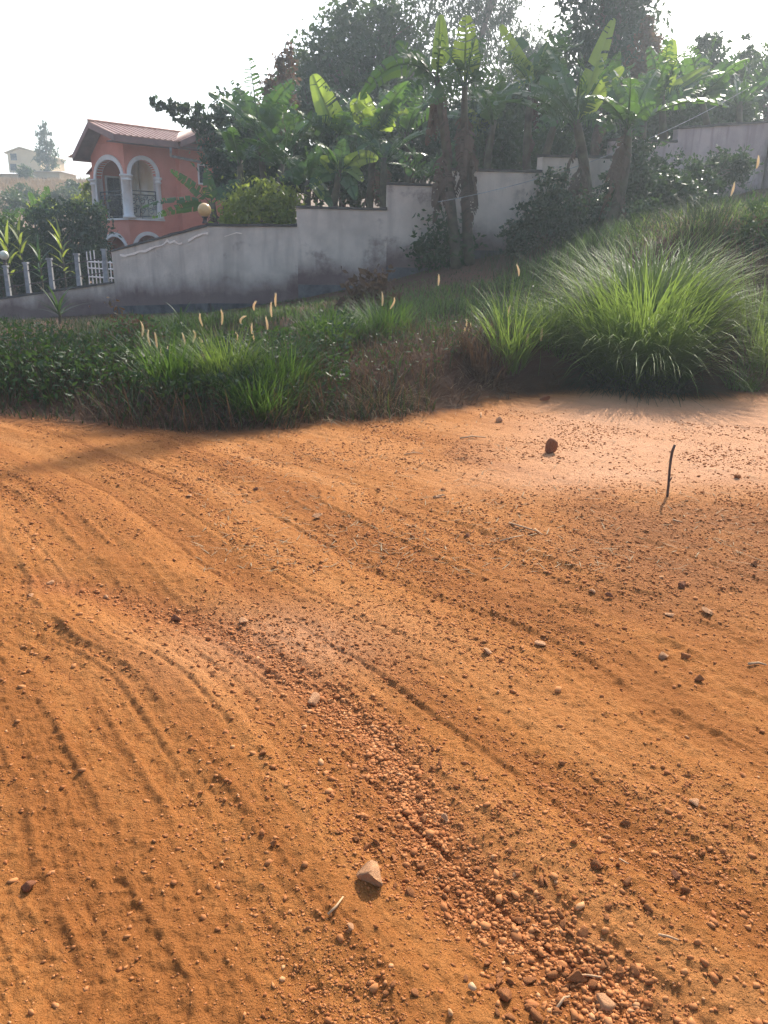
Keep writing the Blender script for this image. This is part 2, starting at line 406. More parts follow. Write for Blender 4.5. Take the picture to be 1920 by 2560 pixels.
def wall_panel(parent, a, b, za, zb, ta, tb, mat, th=0.18, seed=0, cope=True, plinth=0.0, org=(0, 0, 0)):
    vs, fs, hh, nrm = panel_geo(a, b, za, zb, ta, tb, th, seed=seed)
    me = bpy.data.meshes.new('wall_panel'); me.from_pydata([tuple(np.array(v) - org) for v in vs], [], fs); me.update()
    at = me.attributes.new('hh', 'FLOAT', 'POINT'); at.data.foreach_set('value', np.array(hh, np.float32))
    o = link_mesh('wall_panel', me, mat, parent)
    a2, b2 = np.array(a[:2]), np.array(b[:2])
    def strip(z0a, z1a, z0b, z1b, front, back, name, mt):
        f, g = nrm * front, -nrm * back
        mb = MB(); mb.hexa([np.array((*q, z)) - org for q, z in ((a2 + f, z0a), (b2 + f, z0b), (b2 + g, z0b), (a2 + g, z0a), (a2 + f, z1a), (b2 + f, z1b), (b2 + g, z1b), (a2 + g, z1a))])
        return mb.build(name, mt, o)
    if cope:
        rnd = random.Random(seed + 5); n = 9                     # rough mortar cap, uneven along its length
        mb = MB(); rings = []
        for i in range(n + 1):
            s = i / n; q = a2 + (b2 - a2) * s; z = ta + (tb - ta) * s + 0.003
            f, g = nrm * (0.035 + rnd.uniform(-.012, .012)), -nrm * (th + 0.03); h = 0.055 + rnd.uniform(-.014, .014)
            rings.append([np.array((*(q + f), z)) - org, np.array((*(q + g), z)) - org, np.array((*(q + g * .95), z + h)) - org, np.array((*(q + f * .6), z + h)) - org])
        vs = [v for r_ in rings for v in r_]
        fs = [(4 * i + k, 4 * i + (k + 1) % 4, 4 * i + 4 + (k + 1) % 4, 4 * i + 4 + k) for i in range(n) for k in range(4)] + [(3, 2, 1, 0), (4 * n, 4 * n + 1, 4 * n + 2, 4 * n + 3)]
        mb.add(vs, fs); mb.build('coping', M_COPE, o)
    if plinth: strip(za - .1, za + plinth, zb - .1, zb + plinth, 0.10, -0.03, 'footing', M_PLINTH)
    return o, nrm
def wpt(k): return np.array((_wx[k], _wy[k]))
def ztop(px, py, Y): return P(px, py, Y)[2]
org = np.array((_wx[3], _wy[3], _wz[3]))
bw = empty('boundary_wall', org, 0, 'tall grey cement boundary wall climbing the slope in stepped sections', 'wall')
tops = {2: (630, 567), 3: (566, 567), 4: (521, 526), 5: (462, 467), 6: (427, 432), 7: (392, 396), 8: (352, 356), 9: (322, 304), 10: (285, 270)}
pan = {}
for k, (ya, yb) in tops.items():
    pa, pb = WALL[k], WALL[k + 1]
    g0, g1 = Wz(wpt(k)[0]) - .12, Wz(wpt(k + 1)[0]) - .12
    if k >= 3: g1 = g0 = min(g0, g1)
    pan[k] = wall_panel(bw, wpt(k), wpt(k + 1), g0, g1, ztop(pa[0], ya, pa[1]), ztop(pb[0], yb, pb[1]), M_WALL if k < 8 else M_WALLP, seed=k,
                        plinth=(0.30 if k in (2, 3) else 0.42 if k in (4, 5, 6) else 0), org=org)
# square pier at the top of the slope
def pier(parent, xy, z0, z1, hw, mat, org, name='pier'):
    mb = MB(); x, y = xy[0] - org[0], xy[1] - org[1]
    mb.box((x - hw, y - hw, z0 - org[2]), (x + hw, y + hw, z1 - org[2])); mb.box((x - hw - .04, y - hw - .04, z1 - org[2] + .002), (x + hw + .04, y + hw + .04, z1 - org[2] + .08))
    return mb.build(name, mat, parent)
pier(bw, wpt(10), Wz(wpt(10)[0]) - .3, ztop(1885, 262, 23.5), .26, M_WALLP, org)
# pale crack where the render has come away along the top of the left section
def plane_hit(px, py, a, b, off):
    d = ray(px, py); n = np.array((b[1] - a[1], -(b[0] - a[0]), 0)); n /= np.linalg.norm(n)
    a3 = np.array((a[0], a[1], 0)) + n * off
    return CAM + d * (np.dot(a3 - CAM, n) / np.dot(d, n))
def ribbon(pts, wid, parent, name, mat, org):
    mb = MB(); n = len(pts); up = np.array((0, 0, 1.0))
    vs = []
    for q, w_ in zip(pts, wid): vs += [q - org - up * w_, q - org + up * w_]
    mb.add(vs, [(2 * i, 2 * i + 2, 2 * i + 3, 2 * i + 1) for i in range(n - 1)])
    return mb.build(name, mat, parent)
rnd = random.Random(3)
ck = [(300, 637), (312, 640), (322, 638), (336, 633), (349, 629), (362, 628), (374, 622), (389, 617), (402, 613), (410, 609), (418, 602), (424, 607), (436, 604), (446, 610), (455, 607)]
ck2 = [(470, 603), (480, 596), (489, 590), (498, 586), (506, 584), (521, 582)]
ck3 = [(561, 592), (575, 586), (590, 583), (604, 584)]
for cc, k, wd in ((ck, 2, .026), (ck2, 2, .022), (ck3, 3, .010)):
    a, b = wpt(k), wpt(k + 1)
    pts = [plane_hit(px + rnd.uniform(-1, 1), py + rnd.uniform(-1.5, 1.5), a, b, .028) for px, py in cc]
    ribbon(pts, [wd * rnd.uniform(.4, 1.3) for _ in pts], pan[k][0], 'crack', M_CRACK, org)

# low wall with a post-and-rail fence, running down to the left
org2 = np.array((_wx[2], _wy[2], _wz[2]))
lw = empty('low_wall', org2, 0, 'low grey boundary wall at the left below the fence posts', 'wall')
lowtop = {0: (800, 748), 1: (748, 708)}
for k, (ya, yb) in lowtop.items():
    pa, pb = WALL[k], WALL[k + 1]
    wall_panel(lw, wpt(k), wpt(k + 1), Wz(wpt(k)[0]) - .2, Wz(wpt(k + 1)[0]) - .2, ztop(pa[0], ya, pa[1]), ztop(pb[0], yb, pb[1]), M_WALL, seed=20 + k, org=org2)
M_POST = solid('weathered_white_paint', (0.36, 0.36, 0.36), (0.22, 0.22, 0.22), 6, .8, .2)
M_RUSTRAIL = solid('dark_rail_paint', (0.05, 0.045, 0.045), (0.09, 0.06, 0.05), 10, .6)
def low_pt(px):    # plan point on the low wall below a pixel column
    k = 0 if px < 0 else 1
    a, b = wpt(k), wpt(k + 1); f = (px - WALL[k][0]) / (WALL[k + 1][0] - WALL[k][0])
    q = a + (b - a) * f; y0, y1 = lowtop[k]
    z = ztop(WALL[k][0], y0, WALL[k][1]) * (1 - f) + ztop(WALL[k + 1][0], y1, WALL[k + 1][1]) * f
    d = (b - a) / np.linalg.norm(b - a); n = np.array((d[1], -d[0]))
    return q - n * .09, z + .05
q0, z0 = low_pt(200)
fen = empty('post_fence', (q0[0], q0[1], z0), 0, 'row of weathered white fence posts with thin dark rails on the low wall', 'fence')
fo = np.array((q0[0], q0[1], z0)); prev = None
for px in (-190, -120, -52, 12, 66, 128, 196, 262):
    q, z = low_pt(px); hgt = .78
    mb = MB(); x, y, zz = q[0] - fo[0], q[1] - fo[1], z - fo[2]
    mb.hexa([(x - .055, y - .055, zz), (x + .055, y - .055, zz), (x + .055, y + .055, zz), (x - .055, y + .055, zz),
             (x - .05, y - .05, zz + hgt), (x + .05, y - .05, zz + hgt), (x + .05, y + .05, zz + hgt), (x - .05, y + .05, zz + hgt)])
    mb.box((x - .07, y - .07, zz + hgt + .002), (x + .07, y + .07, zz + hgt + .05))
    mb.build('post', M_POST, fen)
    if prev is not None:
        for hz in (.25, .60):
            MB().tube([(prev[0], prev[1], prev[2] + hz), (x, y, zz + hz)], .014, 5).build('rail', M_RUSTRAIL, fen)
    prev = (x, y, zz)

# globe lamps
def globe_mat(name, c):
    m, t, out = new_mat(name)
    p = t.nodes.new('ShaderNodeBsdfPrincipled'); p.inputs['Roughness'].default_value = .35
    cc, _, _ = noise_col(t, c, tuple(q * .8 for q in c), 7); t.links.new(cc, p.inputs['Base Color'])
    p.inputs['Subsurface Weight'].default_value = .35; p.inputs['Subsurface Radius'].default_value = (.12, .08, .03)
    t.links.new(p.outputs[0], out.inputs['Surface']); return m
def globe_lamp(loc, r, col, label):
    g = empty('globe_lamp', loc, 0, label, 'lamp', 'globe lamps along the walls')
    MB().lathe([(r * .45, 0), (r * .45, .03), (r * .32, .05), (r * .32, .11), (r * .5, .13), (r * .5, .145)], 14).build('lamp_base', M_RUSTRAIL, g, True)
    prof = [(max(r * math.sin(math.pi * k / 16), .002), .13 + r * 1.0 - r * math.cos(math.pi * k / 16)) for k in range(17)]
    MB().lathe(prof, 24).build('globe', globe_mat('globe_plastic', col), g, True)
zt = ztop(525, 566, 18.0)
globe_lamp((_wx[3] - .06, _wy[3] + .09, zt + .058), .145, (0.72, 0.47, 0.20), 'amber globe lamp on the corner of the tall grey wall')
q, z = low_pt(12)
globe_lamp((q[0], q[1], z + .84), .125, (0.66, 0.66, 0.52), 'pale globe lamp on a fence post at the left edge')

# ================================================================== the pink house
M_PINK = solid('salmon_paint', (0.62, 0.235, 0.165), (0.54, 0.195, 0.135), 1.6, .8, .15, 40)
M_WHITE = solid('white_trim_paint', (0.72, 0.71, 0.68), (0.60, 0.58, 0.54), 3, .6)
M_CREAM = solid('cream_balcony_wall', (0.66, 0.60, 0.44), (0.78, 0.76, 0.68), 1.2, .8, lo=.4, hi=.6)
M_ROOF = solid('rusty_roof_sheet', (0.30, 0.13, 0.085), (0.40, 0.22, 0.15), 2.2, .45, .1, spec=.5)
M_FASCIA = solid('faded_fascia_board', (0.27, 0.15, 0.13), (0.20, 0.12, 0.105), 3, .7)
M_SOFFIT = solid('soffit_board', (0.20, 0.145, 0.14), (0.15, 0.11, 0.11), 4, .8)
M_IRON = solid('black_iron', (0.018, 0.020, 0.024), (0.03, 0.028, 0.028), 20, .45, spec=.5)
M_GLASS = solid('dark_window_glass', (0.012, 0.014, 0.02), (0.02, 0.022, 0.03), 3, .08, spec=.6)
M_REDROOF = solid('red_roof_sheet', (0.42, 0.035, 0.045), (0.32, 0.03, 0.035), 3, .5)
PHI = R(45)
HC = P(322, 545, 30.0)                    # balcony corner column at floor level
ZF = HC[2]; ZG = -0.45                    # balcony floor, ground
house = empty('pink_house', (HC[0], HC[1], ZG), math.pi / 2 - PHI, 'two storey salmon pink house with white arched balcony and rusty roof', 'house')
def hz(z): return z - ZG
FZ = hz(ZF)
B_, A_r, UE = 2.55, 1.36, 4.3              # left face depth, balcony width on the right face, end of the right wall
EAVE = hz(P(274, 342, 29.3)[2])
def arch_wall(plane, x0, x1, zb, zt, cx, ow, spring, rise, th, sill=None, n=18):
    """wall in plane 'u' (right face, y=0) or 'v' (left face, x=0) with an arched opening from sill up"""
    cols = [x0] + [cx - ow * math.cos(math.pi * k / n) for k in range(n + 1)] + [x1]
    arc = [None] + [spring + rise * math.sin(math.pi * k / n) for k in range(n + 1)] + [None]
    pt = (lambda s, d, z: (s, d, z)) if plane == 'u' else (lambda s, d, z: (d, s, z))
    mb = MB(); sill = zb if sill is None else sill
    def slab(xa, xb, za0, zb0, za1, zb1):
        if xb - xa < 1e-4: return
        mb.hexa([pt(xa, 0, za0), pt(xb, 0, zb0), pt(xb, th, zb0), pt(xa, th, za0), pt(xa, 0, za1), pt(xb, 0, zb1), pt(xb, th, zb1), pt(xa, th, za1)])
    slab(x0, cols[1], zb, zb, zt, zt); slab(cols[-2], x1, zb, zb, zt, zt)
    for k in range(1, n + 1): slab(cols[k], cols[k + 1], arc[k], arc[k + 1], zt, zt)
    if sill > zb: slab(cols[1], cols[-2], zb, zb, sill, sill)
    return mb
def arch_trim(plane, cx, ow, spring, rise, wd, proud, zb, parent, n=20, name='arch_trim', legs=True):
    pt = (lambda s, d, z: (s, d, z)) if plane == 'u' else (lambda s, d, z: (d, s, z))
    mb = MB(); pin = [(cx - ow * math.cos(math.pi * k / n), spring + rise * math.sin(math.pi * k / n)) for k in range(n + 1)]
    po = [(cx - (ow + wd) * math.cos(math.pi * k / n), spring + (rise + wd) * math.sin(math.pi * k / n)) for k in range(n + 1)]
    if legs: pin = [(pin[0][0], zb)] + pin + [(pin[-1][0], zb)]; po = [(po[0][0], zb)] + po + [(po[-1][0], zb)]
    m_ = len(pin); vs = []
    for (a, b), (c_, d_) in zip(pin, po): vs += [pt(a, -proud, b), pt(c_, -proud, d_), pt(c_, .02, d_), pt(a, .22, b)]
    fs = [(4 * i + k, 4 * i + (k + 1) % 4, 4 * i + 4 + (k + 1) % 4, 4 * i + 4 + k) for i in range(m_ - 1) for k in range(4)]
    mb.add(vs, fs + [(3, 2, 1, 0), (4 * m_ - 4, 4 * m_ - 3, 4 * m_ - 2, 4 * m_ - 1)])
    return mb.build(name, M_WHITE, parent)
SPR_U, RISE_U, OW_U, CX_U = FZ + 1.48, .50, .50, .70
SPR_V, RISE_V, OW_V, CX_V = FZ + 1.42, .58, .98, 1.26
TOPB = EAVE - .02
arch_wall('u', .0, A_r, FZ - .05, TOPB, CX_U, OW_U, SPR_U, RISE_U, .2).build('balcony_wall', M_PINK, house)
arch_wall('v', .2, B_, FZ - .05, TOPB, CX_V, OW_V, SPR_V, RISE_V, .2).build('balcony_wall', M_PINK, house)
# gable triangle on the left face
RV, RZ = 1.22, hz(P(214, 300, 30.2)[2])
mb = MB(); mb.add([(0, 0, TOPB + .01), (0, B_, TOPB + .01), (0, RV, RZ - .20), (.2, 0, TOPB + .01), (.2, B_, TOPB + .01), (.2, RV, RZ - .2)], [(0, 2, 1), (3, 4, 5), (0, 1, 4, 3), (1, 2, 5, 4), (2, 0, 3, 5)])
mb.build('gable_wall', M_PINK, house)
# lower storey with its own arches
LS_U, LS_V = FZ - 1.12, FZ - 1.25
arch_wall('u', .0, A_r, 0, FZ - .052, CX_U, OW_U + .02, LS_U, .55, .2).build('porch_wall', M_PINK, house)
arch_wall('v', .2, B_, 0, FZ - .052, CX_V - .05, .92, LS_V, .62, .2).build('porch_wall', M_PINK, house)
arch_trim('u', CX_U, OW_U + .02, LS_U, .55, .13, .035, 0.05, house)
arch_trim('v', CX_V - .05, .92, LS_V, .62, .15, .035, 0.05, house)
arch_trim('u', CX_U, OW_U, SPR_U, RISE_U, .14, .04, FZ, house)
arch_trim('v', CX_V, OW_V, SPR_V, RISE_V, .17, .04, FZ, house)
# columns
def column(u, v, z0, z1, r, parent):
    c = MB().lathe([(r * 1.5, z0), (r * 1.5, z0 + .07), (r * 1.15, z0 + .10), (r * 1.08, z0 + .3), (r * .92, z1 - .22), (r * 1.25, z1 - .20), (r * 1.25, z1 - .16), (r * .98, z1 - .14), (r * 1.05, z1 - .10), (r * 1.55, z1 - .05), (r * 1.55, z1)], 16, (u, v))
    return c.build('column', M_WHITE, parent, True)
column(.06, .06, FZ, SPR_U - .02, .15, house); column(.02, B_ - .08, FZ, SPR_V - .02, .15, house); column(A_r - .08, .03, FZ, SPR_U - .05, .10, house)
# balcony slab, floor, inner walls
MB().box((-.08, -.08, FZ - .06), (A_r + .05, B_ + .05, FZ - .001)).build('balcony_slab', M_WHITE, house)
MB().box((A_r + .45, .22, FZ), (A_r + .55, B_ + .2, TOPB)).build('inner_wall', M_CREAM, house)
MB().box((.25, B_ - .12, FZ), (1.12, B_ - .02, TOPB)).build('inner_wall', M_PINK, house)
MB().box((1.121, B_ - .12, FZ), (A_r + .449, B_ - .02, TOPB)).build('inner_wall', M_CREAM, house)
MB().box((A_r + .44, .22, FZ - 2.3), (A_r + .55, B_ + .2, FZ - .07)).build('inner_wall', M_PINK, house)
MB().box((.25, B_ - .12, FZ - 2.3), (A_r + .43, B_ - .02, FZ - .07)).build('inner_wall', M_PINK, house)
MB().box((.21, .21, TOPB - .06), (A_r + .44, B_ - .125, TOPB - .02)).build('ceiling', M_WHITE, house)
# cream curtain hanging behind the right arch
cw = MB(); n = 24; vs = []
for k in range(n + 1):
    u = 1.16 + .58 * k / n; d = .04 * math.sin(k * 1.9) + .02 * math.sin(k * 4.1)
    vs += [(u, B_ - .30 + d, FZ + .05), (u, B_ - .30 + d, TOPB - .1)]
cw.add(vs, [(2 * k, 2 * k + 2, 2 * k + 3, 2 * k + 1) for k in range(n)]); cw.build('curtain', M_CREAM, house, True)
# door with grille on the inner wall seen through the left arch
dv_ = B_ - .12; u0, u1 = .45, .98
dr = MB().box((u0, dv_ - .04, FZ + .01), (u1, dv_ - .003, FZ + 1.5)).build('balcony_door', M_GLASS, house)
fr = MB(); fr.box((u0 - .06, dv_ - .08, FZ + .01), (u0, dv_ - .042, FZ + 1.56)); fr.box((u1, dv_ - .08, FZ + .01), (u1 + .06, dv_ - .042, FZ + 1.56)); fr.box((u0 + .001, dv_ - .08, FZ + 1.5), (u1 - .001, dv_ - .042, FZ + 1.56)); fr.build('door_frame', M_WHITE, dr)
def scroll(mb, c, r, ax, turns=1.4, n=22, rad=.012, flip=1):
    pts = []
    for k in range(n + 1):
        a_ = turns * 2 * math.pi * k / n; rr = r * (1 - .72 * k / n)
        s, z = math.cos(a_) * rr * flip, math.sin(a_) * rr
        pts.append((c[0] + s, c[1], c[2] + z) if ax == 'u' else (c[0], c[1] + s, c[2] + z))
    mb.tube(pts, rad, 4)
gr = MB()
for k in range(5):
    for q in (-1, 1): scroll(gr, ((u0 + u1) / 2 + q * .13, dv_ - .10, FZ + .2 + k * .28), .11, 'u', flip=q)
for k in range(3): gr.tube([(u0 + .02 + k * .245, dv_ - .10, FZ + .02), (u0 + .02 + k * .245, dv_ - .10, FZ + 1.48)], .012, 4)
gr.build('grille', M_IRON, dr)
def railing(ax, a, b, z0, h, off):
    rl = MB()
    pt = (lambda s, z: (s, off, z)) if ax == 'u' else (lambda s, z: (off, s, z))
    for z in (z0 + .06, z0 + h, z0 + h - .13): rl.tube([pt(a, z), pt(b, z)], .020 if z > z0 + .5 else .016, 5)
    for s in (a, b): rl.tube([pt(s, z0), pt(s, z0 + h)], .02, 5)
    o = rl.build('railing', M_IRON, house)
    n = max(3, int(round((b - a) / .36))); st = (b - a) / n
    sc = MB()
    for k in range(n):
        cx = a + st * (k + .5)
        for j, zz in enumerate((z0 + .24, z0 + .56)):
            scroll(sc, (*pt(cx - st * .2, zz),), st * .36, ax, flip=1 if (k + j) % 2 else -1, rad=.014)
            scroll(sc, (*pt(cx + st * .22, zz + .12),), st * .26, ax, flip=-1 if (k + j) % 2 else 1, rad=.012)
        sc.tube([pt(a + st * k, z0 + .06), pt(a + st * k, z0 + h - .13)], .012, 4)
    sc.build('scrollwork', M_IRON, o)
railing('u', CX_U - OW_U, CX_U + OW_U, FZ + .02, .92, .10)
railing('v', CX_V - OW_V, CX_V + OW_V, FZ + .02, .92, .10)
# right wall beyond the balcony, with pilaster edges and a small barred window
rw = MB(); rw.box((A_r + .002, -.004, 0), (2.02, .2, TOPB)); rw.build('wall', M_PINK, house)
mb = MB(); wu0, wu1, wz0, wz1 = 2.85, 3.15, FZ + 1.35, FZ + 1.95
for lo, hi in (((2.021, -.28, 0), (wu0, .2, TOPB)), ((wu1, -.28, 0), (UE, .2, TOPB)), ((wu0, -.28, 0), (wu1, .2, wz0)), ((wu0, -.28, wz1), (wu1, .2, TOPB))): mb.box(lo, hi)
mb.build('wall', M_PINK, house)
mb = MB(); mb.box((UE - .2, .201, 0), (UE, 6.5, TOPB)); mb.box((2.2, 6.3, 0), (UE - .21, 6.5, TOPB)); mb.build('wall', M_PINK, house)
mb = MB(); mb.box((2.2, B_ + .21, 0), (2.4, 6.29, TOPB)); mb.build('wall', M_PINK, house)
wn = MB().box((wu0, -.18, wz0), (wu1, -.16, wz1)).build('window', M_GLASS, house)
mb = MB()
for lo, hi in (((wu0 - .06, -.31, wz0 - .06), (wu0, -.282, wz1 + .06)), ((wu1, -.31, wz0 - .06), (wu1 + .06, -.282, wz1 + .06)), ((wu0, -.31, wz0 - .06), (wu1, -.282, wz0)), ((wu0, -.31, wz1), (wu1, -.282, wz1 + .06))): mb.box(lo, hi)
mb.build('window_frame', M_WHITE, wn)
mb = MB(); scroll(mb, ((wu0 + wu1) / 2, -.25, wz0 + .18), .12, 'u'); scroll(mb, ((wu0 + wu1) / 2, -.25, wz0 + .44), .12, 'u', flip=-1)
mb.tube([((wu0 + wu1) / 2, -.25, wz0), ((wu0 + wu1) / 2, -.25, wz1)], .012, 4); mb.build('grille', M_IRON, wn)
# roofs of ribbed sheet
def ribbed(a, b, c_, d_, name, mat, parent, pitch=.22, up=.03):
    """sheet from ridge line a-b to eave line c-d, ribs run from ridge to eave"""
    a, b, c_, d_ = [np.array(q, float) for q in (a, b, c_, d_)]
    n = max(3, int(max(np.linalg.norm(b - a), np.linalg.norm(d_ - c_)) / pitch)); prof = []
    for k in range(n):
        for s, h in ((0, 0), (.62, 0), (.72, 1), (.90, 1), (.999, 0)): prof.append(((k + s) / n, h * up))
    prof.append((1, 0)); nr_ = np.cross(b - a, c_ - a); nr_ /= np.linalg.norm(nr_); nr_ = nr_ if nr_[2] > 0 else -nr_
    vs = []
    for s, h in prof: vs += [a + (b - a) * s + nr_ * h, c_ + (d_ - c_) * s + nr_ * h, a + (b - a) * s - nr_ * .02, c_ + (d_ - c_) * s - nr_ * .02]
    fs = []
    for k in range(len(prof) - 1):
        i = 4 * k; fs += [(i, i + 1, i + 5, i + 4), (i + 2, i + 6, i + 7, i + 3)]
        fs += [(i + 1, i + 3, i + 7, i + 5), (i, i + 4, i + 6, i + 2)]
    fs += [(0, 2, 3, 1), (4 * len(prof) - 4, 4 * len(prof) - 3, 4 * len(prof) - 1, 4 * len(prof) - 2)]
    return MB().add(vs, fs).build(name, mat, parent)
OV, OVF = .62, .60                                        # overhangs
LE = hz(P(170, 393, 31.8)[2])
roof = ribbed((-OVF, RV, RZ), (UE + .4, RV, RZ), (-OVF, -OV, EAVE + .08), (UE + .4, -OV, EAVE + .08), 'roof', M_ROOF, house)
ribbed((-OVF, RV + .01, RZ), (UE + .4, RV + .01, RZ), (-OVF, B_ + .18, LE + .08), (UE + .4, B_ + .18, LE + .08), 'roof_sheet', M_ROOF, roof)
MB().tube([(-OVF - .02, RV, RZ + .02), (UE + .4, RV, RZ + .02)], .06, 6).build('ridge_cap', M_ROOF, roof)
# fascias and soffits
def board(p0, p1, h, th, name, mat, parent, dirn):
    p0, p1, dn = np.array(p0, float), np.array(p1, float), np.array(dirn, float) * th; z = np.array((0, 0, h))
    MB().hexa([p0 - z, p1 - z, p1 - z + dn, p0 - z + dn, p0, p1, p1 + dn, p0 + dn]).build(name, mat, parent)
board((-OVF - .03, -OV, EAVE + .05), (-OVF - .03, RV, RZ - .02), .20, .03, 'fascia', M_FASCIA, roof, (1, 0, 0))
board((-OVF - .03, RV, RZ - .02), (-OVF - .03, B_ + .18, LE + .05), .20, .03, 'fascia', M_FASCIA, roof, (1, 0, 0))
board((-OVF, -OV - .03, EAVE + .05), (UE * .42, -OV - .03, EAVE + .05), .20, .03, 'fascia', M_FASCIA, roof, (0, 1, 0))
board((-OVF, B_ + .19, LE + .05), (UE, B_ + .19, LE + .05), .2, .03, 'fascia', M_FASCIA, roof, (0, 1, 0))
MB().hexa([(-OVF, -OV, EAVE - .12), (UE * .42, -OV, EAVE - .12), (UE * .42, -.001, EAVE - .12), (-OVF, -.001, EAVE - .12), (-OVF, -OV, EAVE - .09), (UE * .42, -OV, EAVE - .09), (UE * .42, -.001, EAVE - .09), (-OVF, -.001, EAVE - .09)]).build('soffit', M_SOFFIT, roof)
for v0, v1, z0_, z1_ in ((-OV, RV, EAVE, RZ), (RV, B_ + .18, RZ, LE)):       # boards under the gable overhang
    k = 5
    for i in range(k):
        s0, s1 = i / k + .004, (i + 1) / k - .004
        f = lambda s: (v0 + (v1 - v0) * s, z0_ + (z1_ - z0_) * s - .09)
        (va, za), (vb, zb_) = f(s0), f(s1)
        MB().hexa([(-OVF, va, za), (-.003, va, za), (-.003, vb, zb_), (-OVF, vb, zb_), (-OVF, va, za + .02), (-.003, va, za + .02), (-.003, vb, zb_ + .02), (-OVF, vb, zb_ + .02)]).build('soffit_board', M_SOFFIT, roof)
# cross gable over the right wall and the main roof behind it
cu0, cu1, cap = UE * .42 - .1, UE + .75, 3.0
cz = EAVE + .06; czt = EAVE + .62
cr = ribbed((cap, -OV - .35, czt), (cap, 4.5, czt), (cu0, -OV - .35, cz), (cu0, 2.2, cz + .0), 'roof', M_ROOF, house)
ribbed((cap + .01, -OV - .35, czt), (cap + .01, 4.5, czt), (cu1, -OV - .35, cz), (cu1, 4.5, cz), 'roof_sheet', M_ROOF, cr)
board((cu0, -OV - .38, cz), (cap, -OV - .38, czt), .22, .03, 'fascia', M_FASCIA, cr, (0, 1, 0))
board((cap, -OV - .38, czt), (cu1, -OV - .38, cz), .22, .03, 'fascia', M_FASCIA, cr, (0, 1, 0))
mb = MB(); mb.add([(2.0, -.28, TOPB), (UE, -.28, TOPB), (cap, -.28, czt - .12), (2.0, -.1, TOPB), (UE, -.1, TOPB), (cap, -.1, czt - .12)], [(0, 1, 2), (3, 5, 4), (0, 3, 4, 1), (1, 4, 5, 2), (2, 5, 3, 0)]); mb.build('gable_wall', M_PINK, house)
MB().box((cu0 + .1, -OV - .3, EAVE - .13), (cu1 - .1, -.283, EAVE - .10)).build('soffit', M_SOFFIT, cr)
mr_ = ribbed((2.2, 4.6, RZ + .45), (7.5, 4.6, RZ + .45), (1.2, 2.0, EAVE + .5), (8.5, 2.0, EAVE + .5), 'roof', M_ROOF, house)
ribbed((2.2, 4.61, RZ + .45), (7.5, 4.61, RZ + .45), (1.2, 7.2, EAVE), (8.5, 7.2, EAVE), 'roof_sheet', M_ROOF, mr_)
# downpipe under the valley
MB().tube([(1.50, -OV - .02, EAVE - .16), (1.50, -OV - .02, EAVE - .30), (1.56, -OV + .1, EAVE - .42), (2.3, -.36, EAVE - .46), (2.9, -.36, EAVE - .50)], .045, 8).build('downpipe', M_POST, house)
# small second roof tucked behind the left eave, and the red porch roof below
rr = ribbed((.2, B_ + .1, LE - .15), (3.0, B_ + .1, LE - .15), (.2, B_ + 1.0, LE - .5), (3.0, B_ + 1.0, LE - .5), 'roof', M_FASCIA, house)
MB().box((.3, B_ + .052, LE - .9), (2.9, B_ + .85, LE - .42)).build('wall', M_PINK, house)
pr = ribbed((.25, B_ + .06, FZ - .35), (2.6, B_ + .06, FZ - .35), (.05, B_ + 1.5, FZ - 1.05), (2.6, B_ + 1.5, FZ - 1.05), 'porch_roof', M_REDROOF, house)
board((.22, B_ + .06, FZ - .37), (.02, B_ + 1.5, FZ - 1.07), .22, .03, 'fascia', M_REDROOF, pr, (1, 0, 0))
board((.05, B_ + 1.5, FZ - 1.07), (2.6, B_ + 1.5, FZ - 1.07), .22, .03, 'fascia', M_REDROOF, pr, (0, 1, 0))
MB().box((.25, B_ + .06, 0), (2.4, B_ + 1.2, FZ - 1.3)).build('porch_side_wall', M_FASCIA, house)

# white metal gate between the house and the wall
g0, g1 = P(222, 690, 23.5), P(288, 690, 22.6)
gz0, gz1 = P(230, 698, 23)[2], P(250, 622, 23)[2]
gate = empty('metal_gate', (g0[0], g0[1], gz0), 0, 'white barred metal gate standing in front of the pink house', 'gate')
dv = np.array((g1[0] - g0[0], g1[1] - g0[1], 0)); hg = gz1 - gz0
M_GATE = solid('white_gate_paint', (0.62, 0.62, 0.64), (0.45, 0.44, 0.44), 8, .5)
for k in range(8):
    q = dv * k / 7; h_ = hg * (1.0 - .10 * abs(k - 3.5) / 3.5) if k < 3 else hg * .62
    MB().tube([(q[0], q[1], -.3), (q[0], q[1], h_)], .017, 6).build('bar', M_GATE, gate)
for zz in (.05, hg * .35, hg * .56): MB().tube([(0, 0, zz), (dv[0], dv[1], zz)], .02, 6).build('rail', M_GATE, gate)

# ================================================================== far hillside buildings
M_FARW = solid('ochre_render', (0.50, 0.40, 0.25), (0.42, 0.33, 0.21), 1.0, .9)
M_FARROOF = solid('pale_metal_roof', (0.82, 0.82, 0.82), (0.7, 0.7, 0.7), .6, .4)
a, b = P(24, 432, 96), P(104, 432, 96)
wB = b[0] - a[0]; zt = P(22, 383, 96)[2]; zr = P(56, 371, 96)[2]; zb = P(30, 446, 96)[2] - 2
fb = empty('hill_building', (a[0], 96, zb), 0, 'far ochre building with gabled top on the hill crest', 'building')
hh_ = zt - zb; W2 = wB
mb = MB(); mb.add([(0, 0, 0), (W2, 0, 0), (W2, 0, hh_), (W2 * .42, 0, zr - zb), (0, 0, hh_), (0, 7, 0), (W2, 7, 0), (W2, 7, hh_), (W2 * .42, 7, zr - zb), (0, 7, hh_)],
                  [(0, 1, 2, 3, 4), (9, 8, 7, 6, 5), (0, 5, 6, 1), (1, 6, 7, 2), (0, 4, 9, 5)]); mb.build('wall', M_FARW, fb)
mb = MB(); e = .25
